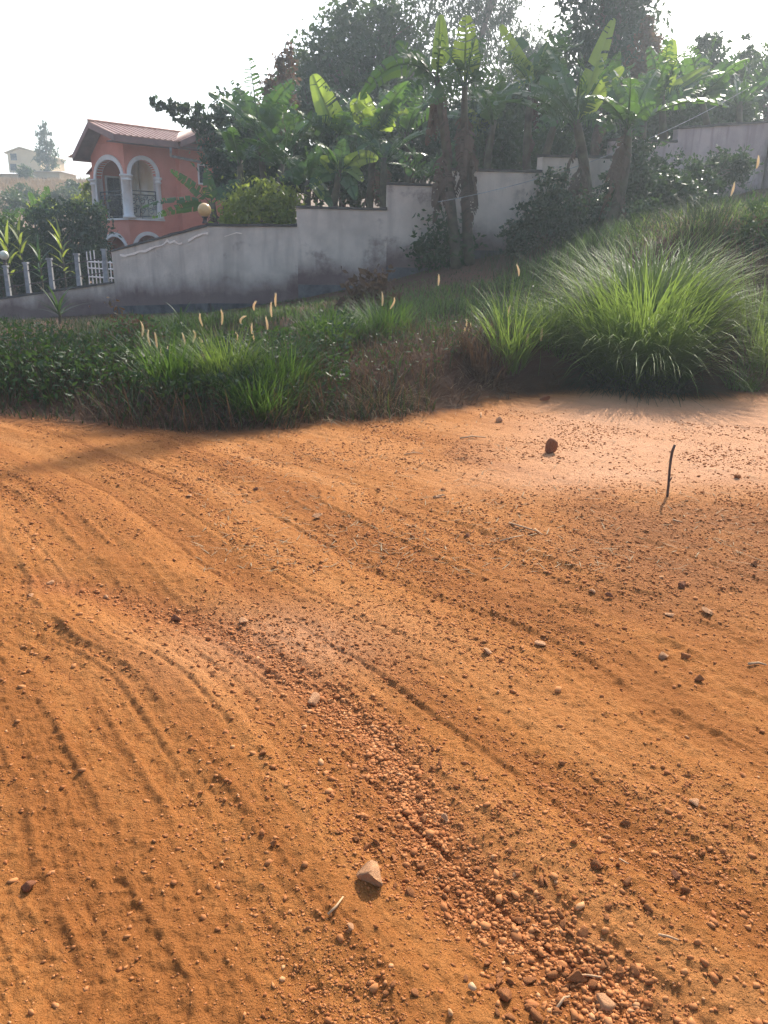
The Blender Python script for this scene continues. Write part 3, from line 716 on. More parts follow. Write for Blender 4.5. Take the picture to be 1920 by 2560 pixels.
for (x0, z0_), (x1, z1_) in (((-e, hh_ - .05), (W2 * .42, zr - zb + .05)), ((W2 * .42, zr - zb + .05), (W2 + e, hh_ - .05))):
    mb.hexa([(x0, -e, z0_), (x1, -e, z1_), (x1, 7 + e, z1_), (x0, 7 + e, z0_), (x0, -e, z0_ + .12), (x1, -e, z1_ + .12), (x1, 7 + e, z1_ + .12), (x0, 7 + e, z0_ + .12)])
mb.build('roof', M_FARW, fb)
for px, py in ((33, 392), (33, 418)):
    q = P(px, py, 95.9); x, z = q[0] - a[0], q[2] - zb
    wq = MB().box((x - .35, -.02, z - .35), (x + .35, -.004, z + .35)).build('window', M_GLASS, fb)
    MB().box((x - .45, -.06, z - .45), (x + .45, -.003, z - .36)).build('sill', M_FARW, wq)
for nm, (x0, x1), (yt, yb), lab in (('long_house', (-260, 52), (424, 432), 'long low house with white metal roof on the far hill'), ('long_house', (66, 152), (422, 428), 'short low house with pale roof beneath the hill tree')):
    Yh = 90; a, b = P(x0, yb, Yh), P(x1, yb, Yh); zr = P((x0 + x1) / 2, yt, Yh)[2]; ze = P((x0 + x1) / 2, yb, Yh)[2]; zb = ze - 2.2
    lh = empty('long_house', (a[0], Yh, zb), 0, lab, 'house', 'low houses on the hill')
    L = b[0] - a[0]
    MB().box((.3, .3, -1), (L - .3, 5, ze - zb)).build('wall', M_FARW, lh)
    mb = MB(); mb.add([(0, 0, ze - zb), (L, 0, ze - zb), (L, 2.6, zr - zb), (0, 2.6, zr - zb), (L, 5.3, ze - zb), (0, 5.3, ze - zb)], [(0, 1, 2, 3), (3, 2, 4, 5), (0, 3, 5), (1, 4, 2), (0, 5, 4, 1)]); mb.build('roof', M_FARROOF, lh)
    for k in range(max(2, int(L / 3))):
        x = 1.2 + k * 3
        if x < L - 1: MB().box((x, .28, ze - zb - 1.4), (x + .8, .298, ze - zb - .6)).build('window', M_GLASS, lh)

# ================================================================== plant builders
def blade_geo(base, az, L, lean, curl, wd, seg=4, rng=None):
    """grass blades as tapering bent strips; all arguments arrays of one length"""
    n = len(L); t = np.linspace(0, 1, seg + 1)
    a = lean[:, None] + curl[:, None] * (t[None, :-1] + .5 / seg) ** 1.3
    st = L[:, None] / seg
    hx = np.concatenate([np.zeros((n, 1)), np.cumsum(np.sin(a) * st, 1)], 1)
    hz_ = np.concatenate([np.zeros((n, 1)), np.cumsum(np.cos(a) * st, 1)], 1)
    dx, dy = np.sin(az), np.cos(az)
    c = np.stack([base[:, 0:1] + hx * dx[:, None], base[:, 1:2] + hx * dy[:, None], base[:, 2:3] + hz_], -1)
    prof = np.minimum(.55 + t * 2.2, 1) * (1 - t ** 2.2)
    off = np.stack([dy[:, None] * wd[:, None] * prof, -dx[:, None] * wd[:, None] * prof, np.zeros((n, seg + 1))], -1) * .5
    l, r_ = c - off, c + off
    per = 2 * seg + 1
    v = np.concatenate([np.stack([l[:, :-1], r_[:, :-1]], 2).reshape(n, 2 * seg, 3), c[:, -1:]], 1)
    k = np.arange(seg - 1); qd = np.stack([2 * k, 2 * k + 1, 2 * k + 3, 2 * k + 2], -1)
    b = (np.arange(n) * per)[:, None, None]
    quads = (qd[None] + b).reshape(-1, 4)
    tris = (np.array([[2 * seg - 2, 2 * seg - 1, 2 * seg]])[None] + b).reshape(-1, 3)
    rnd_ = np.repeat((rng.random(n) if rng is not None else np.zeros(n)), per)
    tt = np.tile(np.concatenate([np.repeat(t[:-1], 2), [1]]), n)
    return v.reshape(-1, 3), tris, quads, rnd_, tt
def blades_obj(name, mat, parent=None, org=(0, 0, 0), **kw):
    v, tr, qd, rn, tt = blade_geo(**kw)
    return link_mesh(name, fast_mesh(name, v - np.asarray(org), tr, qd, False, dict(rnd=rn, tt=tt)), mat, parent)
def leaf_cards(cen, size, rng, aspect=.45, droop=.35, fold=.25, flat=0.0):
    """small pointed leaves, each two triangles folded along the midrib"""
    n = len(cen)
    d = rng.normal(size=(n, 3)); d[:, 2] -= droop * 1.5; d /= np.linalg.norm(d, axis=1)[:, None]
    q = rng.normal(size=(n, 3)); q[:, 2] += flat * 2
    s = np.cross(d, q); s /= np.linalg.norm(s, axis=1)[:, None] + 1e-9
    nn = np.cross(s, d); L = size[:, None]
    a, b = cen - d * L * .5, cen + d * L * .5
    m = cen - d * L * .08
    v = np.stack([a, m + s * L * aspect * .5 + nn * L * fold * .3, b, m - s * L * aspect * .5 + nn * L * fold * .3], 1).reshape(-1, 3)
    o = (np.arange(n) * 4)[:, None]
    tris = np.concatenate([o + np.array([[0, 1, 2]]), o + np.array([[0, 2, 3]])])
    return v, tris, np.repeat(rng.random(n), 4)
def crown_points(blobs, n, rng, clump=22, spread=.20, shell=.55):
    """blobs: (x, y, z, rx, ry, rz); leaves gathered in clumps near the blobs' outsides"""
    bl = np.array(blobs, float); wgt = (bl[:, 3] * bl[:, 4] * bl[:, 5]) ** (2 / 3); wgt /= wgt.sum()
    m = max(4, n // clump); k = rng.choice(len(bl), m, p=wgt)
    d = rng.normal(size=(m, 3)); d /= np.linalg.norm(d, axis=1)[:, None]
    rr = shell + (1 - shell) * rng.random(m) ** .6
    rr *= 1 + .16 * rng.normal(size=m)
    c = bl[k, :3] + d * rr[:, None] * bl[k, 3:6]
    s = np.mean(bl[k, 3:6], axis=1) * spread * (0.5 + rng.random(m))
    idx = rng.integers(0, m, n)
    return c[idx] + rng.normal(size=(n, 3)) * s[idx, None] * np.array((1, 1, .75)), c
def pblob(px, py, Y, r, ry=None, dY=0.0):
    c = P(px, py, Y + dY); s = r / FPX * Y * 1.05; s2 = (ry or r) / FPX * Y * 1.05
    return (c[0], c[1], c[2], s, s * .9, s2)
def tree(name, label, base, blobs, n, lsize, mat, bark, rng, trunk_r=.2, cat='tree', group=None, clump=22, spread=.2, limbs=True, aspect=.45, droop=.35, shell=.55, lean_to=None):
    base = np.array(base, float)
    root = empty(name, base, 0, label, cat, group)
    pts, cl = crown_points(blobs, n, rng, clump, spread, shell)
    v, tr, rn = leaf_cards(pts - base, lsize * (.6 + .8 * rng.random(n)), rng, aspect, droop)
    link_mesh('crown', fast_mesh('crown', v, tr, None, False, dict(rnd=rn)), mat, root)
    bl = np.array(blobs); top = bl[np.argmax(bl[:, 2]), :3]; 
    mid = lean_to if lean_to is not None else np.average(bl[:, :3], axis=0, weights=bl[:, 3])
    tk = MB()
    axis = [np.zeros(3), (np.array((mid[0], mid[1], base[2])) - base) * .25 + (0, 0, (mid[2] - base[2]) * .4), mid - base, (mid + (top - mid) * .7) - base]
    sm = []
    for k in range(11):
        s = k / 10 * 3; i = min(int(s), 2); f = s - i
        sm.append(axis[i] * (1 - f) + axis[i + 1] * f + (0 if k in (0,) else 1) * np.array((rng.normal(), rng.normal(), 0)) * trunk_r * .25)
    tk.tube(sm, [trunk_r * (1.25 if k == 0 else 1 - .085 * k) for k in range(11)], 9)
    tk.build('trunk', bark, root, True)
    if limbs:
        order = [b for b in np.argsort(-bl[:, 3])[:14] if bl[b, 3] > .45 * bl[:, 3].max()]
        for b in order:
            e = bl[b, :3] - base; s0 = sm[int(rng.integers(3, 8))]
            md = (s0 + e) / 2 + np.array((rng.normal() * .2, rng.normal() * .2, .25)) * np.linalg.norm(e - s0) * .3
            lb = MB(); r0 = trunk_r * .42
            lb.tube([s0, s0 * .6 + md * .4, md * .7 + e * .3, e], [r0, r0 * .8, r0 * .5, r0 * .18], 6)
            for j in range(3):
                f = rng.uniform(.45, .9); q0 = s0 * (1 - f) ** 2 + 2 * md * f * (1 - f) + e * f * f
                q1 = e + rng.normal(size=3) * bl[b, 3] * .6
                lb.tube([q0, (q0 + q1) / 2 + (0, 0, .1), q1], [r0 * .35, r0 * .22, r0 * .06], 4)
            lb.build('limb', bark, root, True)
    return root

# ---- banana
def banana_leaf(base, tip, arch, W, torn, face, rng, n=30, droop=.5, pet=.14, fold=.45):
    """one leaf: midrib bends from base to tip, blade of strips on both sides, split where the wind tore it"""
    base, tip = np.array(base, float), np.array(tip, float); L = np.linalg.norm(tip - base)
    ctl = (base + tip) / 2 + np.array((0, 0, 1.0)) * arch * L
    def mid(s): return base * (1 - s) ** 2 + 2 * ctl * s * (1 - s) + tip * s * s
    face = np.array(face, float); vs, fs, rn = [], [], []
    T = [(mid(min(s + .02, 1)) - mid(max(s - .02, 0))) for s in np.linspace(0, 1, n + 1)]
    T = [q / (np.linalg.norm(q) + 1e-9) for q in T]
    tone = rng.random()
    for side in (-1, 1):
        grp = rng.normal() * .12; shift = 0.0
        for k in range(n):
            s0, s1 = pet + (1 - pet) * k / n, pet + (1 - pet) * (k + 1) / n
            if rng.random() < torn: grp = rng.normal() * .30 * (.4 + torn) ; shift = rng.normal() * .5 * torn; cut = .012 + .05 * torn * rng.random()
            else: cut = 0.0
            if rng.random() < torn * .12: continue
            row = []
            for j, s in enumerate((s0 + cut * (1 - pet), s1)):
                t = T[min(int(s * n), n)]; c = mid(s)
                S = np.cross(t, face); S /= np.linalg.norm(S) + 1e-9
                Nn = np.cross(S, t); x = (s - pet) / (1 - pet)
                wloc = W * (min(x / .12, 1) ** .6) * (max(1 - x, 0) ** .42) * (1.0 if torn < .2 else rng.uniform(.9, 1.04))
                a1 = fold + grp * .4; a2 = fold - droop * (.6 + .6 * x) + grp
                p1 = c + side * S * wloc * .45 * math.cos(a1) + Nn * wloc * .45 * math.sin(a1) + t * wloc * .10
                p2 = p1 + side * S * wloc * .55 * math.cos(a2) + Nn * wloc * .55 * math.sin(a2) + t * wloc * (.12 + .3 * shift) - np.array((0, 0, 1)) * wloc * .35 * max(0, droop - .4)
                row.append((c, p1, p2))
            b = len(vs); vs += [row[0][0], row[0][1], row[0][2], row[1][0], row[1][1], row[1][2]]
            fs += [(b, b + 3, b + 4, b + 1), (b + 1, b + 4, b + 5, b + 2)] if side > 0 else [(b, b + 1, b + 4, b + 3), (b + 1, b + 2, b + 5, b + 4)]
            rn += [min(max(tone + rng.normal() * .08, 0), 1)] * 6
    mb = MB(); mb.tube([mid(s) - np.cross(np.cross(T[int(s * n)], face), T[int(s * n)]) * .0 - np.array((0, 0, .006)) for s in np.linspace(0, 1, 11)], [W * (.085 * (1 - .85 * s)) for s in np.linspace(0, 1, 11)], 5)
    b = len(vs); vs += [np.array(q) for q in mb.v]; rn += [.5] * len(mb.v)
    fs4 = [f for f in fs]; tubef = [tuple(b + i for i in f) for f in mb.f]
    return np.array(vs), fs4 + tubef, rn
def add_leaf(parent, org, mat, *a, name='leaf', **kw):
    vs, fs, rn = banana_leaf(*a, **kw)
    me = bpy.data.meshes.new(name); me.from_pydata([tuple(q) for q in (vs - org)], [], fs); me.update()
    at = me.attributes.new('rnd', 'FLOAT', 'POINT'); at.data.foreach_set('value', np.array(rn, np.float32))
    return link_mesh(name, me, mat, parent)
M_BAN = leafy('banana_leaf', (0.028, 0.078, 0.026), (0.050, 0.11, 0.03), (0.12, 0.24, 0.03), .40, .55, .32)
M_BANNEW = leafy('young_banana_leaf', (0.11, 0.19, 0.035), (0.14, 0.22, 0.04), (0.42, 0.56, 0.07), .5, .5, .35)
M_BANDRY = leafy('dry_banana_leaf', (0.095, 0.062, 0.046), (0.16, 0.115, 0.085), (0.12, 0.08, 0.05), .22, .1, .8)
M_STEM = solid('banana_stem', (0.11, 0.10, 0.055), (0.055, 0.04, 0.028), 4, .75, .3)
def banana(name, label, foot, crown, leaves, rng, r=.12, extra=4, dry=2, Lr=(1.6, 2.3), new_first=0, group='banana plants'):
    """leaves: (tip px, tip py, dY, arch, width, torn, kind) placed by hand; extra more are spread round the crown"""
    foot, crown = np.array(foot, float), np.array(crown, float)
    root = empty(name, foot, 0, label, 'banana plant', group)
    h = crown - foot; side = np.array((rng.normal(), rng.normal(), 0)) * .12
    ax = [h * s + side * math.sin(s * math.pi) for s in np.linspace(0, 1, 9)]
    MB().tube(ax, [r * (1.25 - .65 * s + .05 * math.sin(9 * s)) for s in np.linspace(0, 1, 9)], 10).build('pseudostem', M_STEM, root, True)
    for (px, py, dY, arch, W, torn, kind) in leaves:
        tip = P(px, py, crown[1] + dY); tocam = CAM - tip; tocam = tocam / np.linalg.norm(tocam)
        out_ = tip - crown; up = np.array((0, 0, 1.0))
        face = tocam * .8 + up * .35 + rng.normal(size=3) * .25 if kind != 'side' else up * .9 + tocam * .3
        add_leaf(root, foot, {'new': M_BANNEW, 'dry': M_BANDRY}.get(kind, M_BAN), crown + np.array((0, 0, -.08)), tip, arch, W, torn, face, rng, droop=.25 if kind == 'new' else .55, fold=.3)
    a0 = rng.random() * 6.28
    for k in range(extra):
        a_ = a0 + k * 2.4 + rng.normal() * .25; L = rng.uniform(*Lr); el = rng.uniform(.25, 1.3)
        tip = crown + np.array((math.cos(a_) * math.cos(el), math.sin(a_) * math.cos(el), math.sin(el) * .8 - .12)) * L
        add_leaf(root, foot, M_BAN, crown - np.array((0, 0, .1 + .1 * k / max(extra, 1))), tip, rng.uniform(.12, .30), L * rng.uniform(.14, .19), rng.uniform(.2, .7), (rng.normal() * .35, -.55 + rng.normal() * .3, .8), rng, droop=rng.uniform(.3, .85))
    for k in range(dry):
        a_ = rng.random() * 6.28; L = rng.uniform(.7, 1.2) * min(1.0, h[2] * .4)
        f = rng.uniform(.45, .96); b0 = foot + h * f
        tip = b0 + np.array((math.cos(a_) * .3, math.sin(a_) * .3, -L))
        add_leaf(root, foot, M_BANDRY, b0, tip, .22, L * .24, .55, (math.cos(a_), math.sin(a_), .2), rng, n=16, droop=1.3, name='dry_leaf')
    return root

# ---- seed heads, weeds
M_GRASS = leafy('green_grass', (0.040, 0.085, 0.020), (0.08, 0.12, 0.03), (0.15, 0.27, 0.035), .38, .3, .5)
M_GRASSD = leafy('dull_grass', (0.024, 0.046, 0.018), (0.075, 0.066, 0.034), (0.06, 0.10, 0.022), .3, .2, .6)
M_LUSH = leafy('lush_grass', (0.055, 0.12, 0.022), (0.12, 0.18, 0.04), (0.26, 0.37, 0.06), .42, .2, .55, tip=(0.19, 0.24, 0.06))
M_STRAW = leafy('dry_straw', (0.22, 0.15, 0.085), (0.38, 0.28, 0.17), (0.3, 0.2, 0.1), .25, .1, .8)
M_DEAD = leafy('dead_weed', (0.075, 0.045, 0.032), (0.17, 0.11, 0.07), (0.14, 0.08, 0.04), .25, .1, .8)
M_WEED = leafy('weed_leaf', (0.022, 0.052, 0.018), (0.045, 0.080, 0.022), (0.07, 0.13, 0.022), .35, .3, .5)
M_SEED = leafy('pale_seed_head', (0.78, 0.64, 0.45), (0.85, 0.76, 0.58), (0.95, 0.8, 0.55), .6, .1, .8)
M_REDLEAF = leafy('reddish_leaf', (0.13, 0.060, 0.045), (0.075, 0.075, 0.035), (0.22, 0.12, 0.06), .35, .2, .6)
def foxtail(label, tip, base, rng, bend=.25, head=.15, hr=.0125, group='pale foxtail seed stalks'):
    base, tip = np.array(base, float), np.array(tip, float)
    root = empty('foxtail_stalk', base, 0, label, 'grass stalk', group)
    h = tip - base; L = np.linalg.norm(h); side = np.array((rng.choice((-1, 1)), rng.normal() * .3, 0)) * bend * L * .55
    c = lambda s: h * s + side * (math.sin(s * math.pi / 2) ** 3 - s) + np.array((0, 0, -.10 * bend * L)) * max(0, s - .7) ** 2 * 8
    f = 1 - head / L
    MB().tube([c(s) for s in np.linspace(0, f, 9)], [.0028 - .0012 * s for s in np.linspace(0, 1, 9)], 4).build('stem', M_LUSH, root)
    ss = np.linspace(f, 1, 9); mb = MB()
    mb.tube([c(s) for s in ss], [hr * math.sin(math.pi * min(.08 + .9 * k / 8, .97)) ** .6 for k in range(9)], 7)
    for k in range(150):                                         # bristles
        s = rng.uniform(f, 1); q = c(s); d = rng.normal(size=3); d /= np.linalg.norm(d); d2 = np.cross(d, (0, 0, 1.0)) * .0016
        e = q + d * hr * 1.9 + (c(1) - c(f)) * .08
        n0 = len(mb.v); mb.v += [tuple(q - d2), tuple(q + d2), tuple(e)]; mb.f.append((n0, n0 + 1, n0 + 2))
    mb.build('seed_head', M_SEED, root)
    return root
def clump(label, base, n, L, lean, curl, wd, spread, mat, rng, name='grass_clump', extra=None, group=None, cat='grass'):
    base = np.array(base, float); root = empty(name, base, 0, label, cat, group)
    def tuft(n, L, lean, curl, wd, spread, mat, nm):
        az = rng.random(n) * 6.283; rr = spread * np.sqrt(rng.random(n))
        x, y = base[0] + np.sin(az) * rr, base[1] + np.cos(az) * rr
        b = np.stack([x, y, H(x, y) - .02], -1); az2 = az + rng.normal(size=n) * .7
        ln = lean[0] + (lean[1] - lean[0]) * (rr / spread) * rng.random(n) ** .5 + np.abs(rng.normal(size=n)) * .06
        cu = rng.uniform(curl[0], curl[1], n)
        Lb = rng.uniform(L[0], L[1], n)
        blades_obj(nm, mat, root, base, base=b, az=az2, L=Lb, lean=ln, curl=cu, wd=wd * rng.uniform(.6, 1.3, n), seg=6, rng=rng)
    tuft(n, L, lean, curl, wd, spread, mat, 'blades')
    for e in extra or []: tuft(*e)
    return root

# ================================================================== vegetation in place
rng = np.random.default_rng(7)
M_BARK = solid('tree_bark', (0.16, 0.12, 0.09), (0.08, 0.06, 0.045), 6, .9, .5)
M_BARKP = solid('pale_bark', (0.34, 0.28, 0.23), (0.20, 0.16, 0.13), 3, .85, .3)
M_TREE = leafy('tree_leaf', (0.030, 0.062, 0.026), (0.055, 0.092, 0.032), (0.10, 0.17, 0.035), .35, .35, .45)
M_TREED = leafy('dark_tree_leaf', (0.020, 0.044, 0.020), (0.036, 0.066, 0.024), (0.06, 0.11, 0.025), .32, .4, .4)
M_EUC = leafy('eucalyptus_leaf', (0.050, 0.075, 0.045), (0.075, 0.095, 0.055), (0.12, 0.17, 0.07), .35, .35, .45)
M_SHRUB = leafy('yellow_green_leaf', (0.09, 0.14, 0.025), (0.16, 0.20, 0.04), (0.38, 0.46, 0.06), .45, .35, .45)

def gbase(px, Y, py=600):
    x = XY(px, Y, py); return np.array((x, Y, Hs(x, Y) - .05))
# ---- tall trees behind
tree('broad_tree', 'big dark rounded tree rising behind the banana plants, upper centre', gbase(900, 34),
     [pblob(*q) for q in ((870, 30, 34, 42, 34), (955, 50, 34, 62), (930, 130, 34, 95), (820, 165, 33, 75), (760, 200, 33, 62), (1000, 190, 34, 80), (890, 240, 33, 105), (730, 270, 32, 55), (1010, 290, 33, 90), (800, 300, 32, 80))], 17000, .26, M_TREE, M_BARK, rng, .32, clump=26)
euc = tree('eucalyptus_tree', 'tall feathery eucalyptus with sky showing through, above the upright banana leaves', gbase(1130, 40),
     [pblob(*q) for q in ((1060, 20, 40, 40), (1110, -20, 40, 60), (1170, 10, 40, 60), (1235, 20, 40, 55), (1180, 80, 40, 55), (1250, 90, 40, 48), (1290, 20, 40, 34), (1080, 100, 40, 28, 50), (1130, 150, 40, 45), (1210, 160, 40, 42), (1150, -120, 40, 80), (1200, -220, 40, 70)) ] + [tuple(np.array((x0, y0, .3)) + SUN * ((40 - y0) / SUN[1])) + (r_, r_, r_) for x0, y0, r_ in ((-5.2, 9.6, 1.3), (-3.4, 9.7, 1.1), (-1.9, 10.1, 1.1), (-4.2, 12, 1.6), (-3.2, 11.4, 1.2), (-6.4, 11, 1.6), (-7.5, 9.8, 1.3))], 19000, .24, M_EUC, M_BARKP, rng, .22, clump=20, spread=.22, aspect=.3, droop=.8, shell=.35)
tree('eucalyptus_tree', 'smaller pale feathery tree beside the tall eucalyptus', gbase(1330, 42),
     [pblob(*q) for q in ((1330, 100, 42, 45), (1290, 150, 42, 42), (1360, 160, 42, 45), (1320, 200, 42, 60))], 4200, .24, M_EUC, M_BARKP, rng, .16, clump=18, aspect=.3, droop=.8, shell=.3)
tree('broad_tree', 'tall dense dark tree cut by the top edge, right of centre', gbase(1520, 30),
     [pblob(*q) for q in ((1440, 20, 30, 40), (1500, 30, 30, 60), (1570, 20, 30, 60), (1600, 70, 30, 45), (1480, 110, 30, 70), (1560, 130, 30, 75), (1440, 190, 30, 70), (1530, 220, 30, 85), (1600, 210, 30, 55), (1520, -70, 30, 90), (1540, -190, 30, 100), (1500, -300, 30, 100), (1620, -420, 30, 110), (1600, -550, 30, 110), (1660, -640, 30, 90))], 22000, .22, M_TREED, M_BARK, rng, .28, clump=24)
tree('conical_tree', 'narrow pointed reddish tree against the sky at right', gbase(1620, 28),
     [pblob(*q) for q in ((1618, 62, 28, 12, 24), (1620, 100, 28, 24), (1615, 145, 28, 34), (1625, 195, 28, 42), (1620, 255, 28, 52))], 4200, .16, M_REDLEAF, M_BARK, rng, .12, clump=18, limbs=False)
tree('broad_tree', 'round leafy tree at the right edge behind the pinkish wall', gbase(1880, 31),
     [pblob(*q) for q in ((1900, 190, 31, 48), (1950, 210, 31, 70), (1850, 220, 31, 42), (1880, 255, 31, 55), (2010, 200, 31, 90))], 6500, .2, M_TREE, M_BARK, rng, .18, clump=22)
tree('small_tree', 'ragged small tree with an upright shoot against the sky, far right', gbase(1770, 29),
     [pblob(*q) for q in ((1760, 120, 29, 16, 24), (1785, 105, 29, 14), (1770, 160, 29, 36), (1735, 190, 29, 34), (1800, 200, 29, 36), (1720, 235, 29, 40), (1780, 250, 29, 50), (1868, 110, 29, 7, 22), (1872, 135, 29, 14), (1850, 150, 29, 12), (1845, 190, 29, 22))], 5200, .2, M_TREED, M_BARK, rng, .12, clump=16, spread=.26)
tree('conical_tree', 'brownish pointed shrub behind the left banana leaves', gbase(700, 28),
     [pblob(*q) for q in ((719, 125, 28, 8, 14), (712, 155, 28, 18), (705, 195, 28, 26), (695, 240, 28, 34), (690, 290, 28, 42))], 3000, .16, M_REDLEAF, M_BARK, rng, .1, clump=16, limbs=False)
tree('broad_tree', 'dark leafy tree between the pink house and the banana grove', gbase(560, 25),
     [pblob(*q) for q in ((540, 340, 25, 42), (575, 300, 25, 44), (500, 290, 25, 18), (590, 390, 25, 60), (640, 350, 25, 55), (580, 460, 25, 45), (448, 272, 25, 24, 12), (418, 262, 25, 20, 10), (392, 262, 25, 16, 9), (475, 290, 25, 24), (500, 310, 25, 26), (630, 440, 25, 60), (560, 410, 25, 40))], 9000, .17, M_TREED, M_BARK, rng, .14, clump=20, lean_to=P(565, 400, 25))
for k, (bl, lab) in enumerate((
        (((700, 400, 24, 70), (860, 440, 23.5, 60), (640, 470, 24, 50), (930, 380, 24.5, 60), (770, 440, 24, 55), (680, 480, 24, 45), (830, 380, 24, 60), (900, 450, 24, 55)), 'dark undergrowth bush behind the middle of the grey wall'),
        (((980, 380, 25, 75), (1120, 400, 24.5, 60), (1180, 330, 25, 60), (1120, 300, 25.5, 60), (1040, 420, 25, 65), (1060, 330, 26, 60), (1000, 300, 26, 60), (960, 440, 24, 40)), 'dark bush below the upright banana leaves'),
        (((1220, 350, 25, 75), (1290, 400, 24.5, 60), (1170, 410, 24, 50), (1230, 270, 26, 55), (1320, 300, 26, 65), (1370, 370, 25, 50)), 'dark bush above the pale panel of the grey wall'),
        (((1420, 330, 27, 75), (1400, 400, 26, 60), (1490, 300, 27, 60), (1560, 310, 27, 60), (1450, 260, 28, 60), (1520, 370, 26, 45)), 'dark bush below the tall dense tree'),
        (((1650, 290, 27, 50), (1720, 290, 27, 45), (1790, 280, 28, 45), (1840, 270, 28, 40)), 'low dark bush along the top of the pinkish wall'))):
    tree('garden_bush', lab, gbase(np.mean([b[0] for b in bl]), bl[0][2]), [pblob(*q) for q in bl], 9500, .19, M_TREED if k % 2 else M_TREE, M_BARK, rng, .07, cat='bush', group='dark bushes behind the wall', clump=20, shell=.3)
tree('garden_bush', 'sunlit yellow green bush beside the amber globe lamp', gbase(650, 20.2),
     [pblob(*q) for q in ((610, 525, 20.2, 45), (665, 495, 20.2, 42), (570, 550, 20.2, 26), (715, 530, 20.2, 42), (640, 560, 20.2, 50), (700, 570, 20.2, 45), (600, 495, 20.2, 20), (650, 462, 20.2, 18), (735, 500, 20.2, 20))], 4200, .125, M_SHRUB, M_BARK, rng, .05, cat='bush', clump=12, spread=.42, shell=.3)
tree('garden_bush', 'small sunlit patch of yellow green leaves beyond the banana stems', gbase(1215, 24.5), [pblob(*q) for q in ((1210, 300, 24.5, 26), (1195, 320, 24.5, 20))], 900, .12, M_SHRUB, M_BARK, rng, .04, cat='bush', clump=12)

# bare forked limbs high above the picture: their shadows cross the left side of the road
tall = [o for o in bpy.data.objects if o.get('label', '').startswith('tall dense dark tree')][0]
to = np.array(tall.location)
def lifted(px, py, Y=30.0):
    g = G(px, py); return g + SUN * ((Y - g[1]) / SUN[1]) - to
fork = lifted(640, 1052)
MB().tube([np.array((0, 0, 7.0)), np.array((fork[0] * .5, fork[1] * .5, fork[2] * .62)), fork], [.22, .17, .13], 7).build('limb', M_BARK, tall, True)
for pts in ([(480, 1088), (250, 1128), (-40, 1200)], [(500, 1092), (330, 1122), (165, 1172)], [(540, 1088), (430, 1115), (300, 1158)], [(420, 1075), (250, 1085), (130, 1092)]):
    MB().tube([fork] + [lifted(*q) for q in pts], [.14, .17, .15, .06], 6).build('limb', M_BARK, tall, True)

# ---- left garden in front of and beside the house
tree('mango_tree', 'very dark round mango tree left of the pink house', gbase(180, 27.5),
     [pblob(*q) for q in ((150, 575, 27.5, 60), (215, 555, 27.5, 45), (110, 630, 27.5, 60), (190, 630, 27.5, 60), (240, 600, 27.5, 34), (60, 640, 27.5, 55), (225, 650, 27, 45), (100, 690, 26.5, 45), (170, 690, 26.5, 45), (230, 700, 26.5, 40), (40, 690, 26.5, 45), (-20, 700, 26.5, 45))], 13000, .17, M_TREED, M_BARK, rng, .15, clump=22)
tree('garden_bush', 'bluish round bush on the hillside above the mango tree', gbase(150, 60, 500), [pblob(*q) for q in ((160, 492, 60, 24), (140, 500, 60, 18), (178, 500, 60, 16))], 1800, .22, M_EUC, M_BARK, rng, .05, cat='bush')
tree('garden_bush', 'light green bush beside the white balcony column', gbase(225, 36, 500), [pblob(*q) for q in ((226, 480, 36, 16, 26), (215, 505, 36, 18), (200, 520, 36, 22), (180, 525, 36, 20), (110, 530, 37, 26))], 2600, .15, M_SHRUB, M_BARK, rng, .05, cat='bush', clump=14)
tree('garden_bush', 'dark green shrub at the left edge above the fence posts', gbase(30, 26, 620), [pblob(*q) for q in ((30, 600, 26, 40), (-20, 590, 26, 50), (70, 610, 26, 34), (20, 650, 26, 50), (-40, 650, 26, 60))], 5200, .15, M_TREE, M_BARK, rng, .06, cat='bush', clump=16)
tree('hill_tree', 'lone slender eucalyptus on the far hill beside the ochre building', gbase(115, 92, 420),
     [pblob(*q) for q in ((108, 316, 92, 12), (105, 336, 92, 16), (118, 342, 92, 14), (98, 344, 92, 8), (112, 372, 92, 18), (122, 388, 92, 20), (105, 392, 92, 16), (128, 360, 92, 9), (116, 412, 92, 20), (132, 405, 92, 10), (140, 372, 92, 6))], 1500, .42, M_EUC, M_BARKP, rng, .2, clump=14, aspect=.35, droop=.8)
for px, lab in ((66, 'spiky bush in front of the ochre hill building'), (-40, 'spiky bush on the hill beyond the left edge')):
    c0 = gbase(px, 86, 430); base = c0
    tree('hill_bush', lab, c0, [pblob(px, 425, 86, 10), pblob(px - 5, 436, 86, 14), pblob(px + 8, 434, 86, 12)], 700, .5, M_TREE, M_BARK, rng, .05, cat='bush', limbs=False, aspect=.25)

for k, (px, py, Y, r_, lab) in enumerate(((30, 505, 55, 26, 'greyish hillside shrub at the left edge'), (95, 520, 50, 30, 'hillside shrub above the strap leaved plants'), (200, 500, 56, 24, 'hillside shrub just left of the balcony column'), (60, 480, 66, 18, 'small dark shrub on the bare hillside'), (180, 470, 70, 14, 'tiny shrub below the dry hill crest'))):
    tree('hill_shrub', lab, gbase(px, Y, 500), [pblob(px, py, Y, r_), pblob(px + r_ * .8, py + 6, Y, r_ * .7), pblob(px - r_ * .8, py + 8, Y, r_ * .7)], 1500, .22, (M_TREE, M_WEED, M_EUC)[k % 3], M_BARK, rng, .05, cat='bush', group='hillside shrubs')
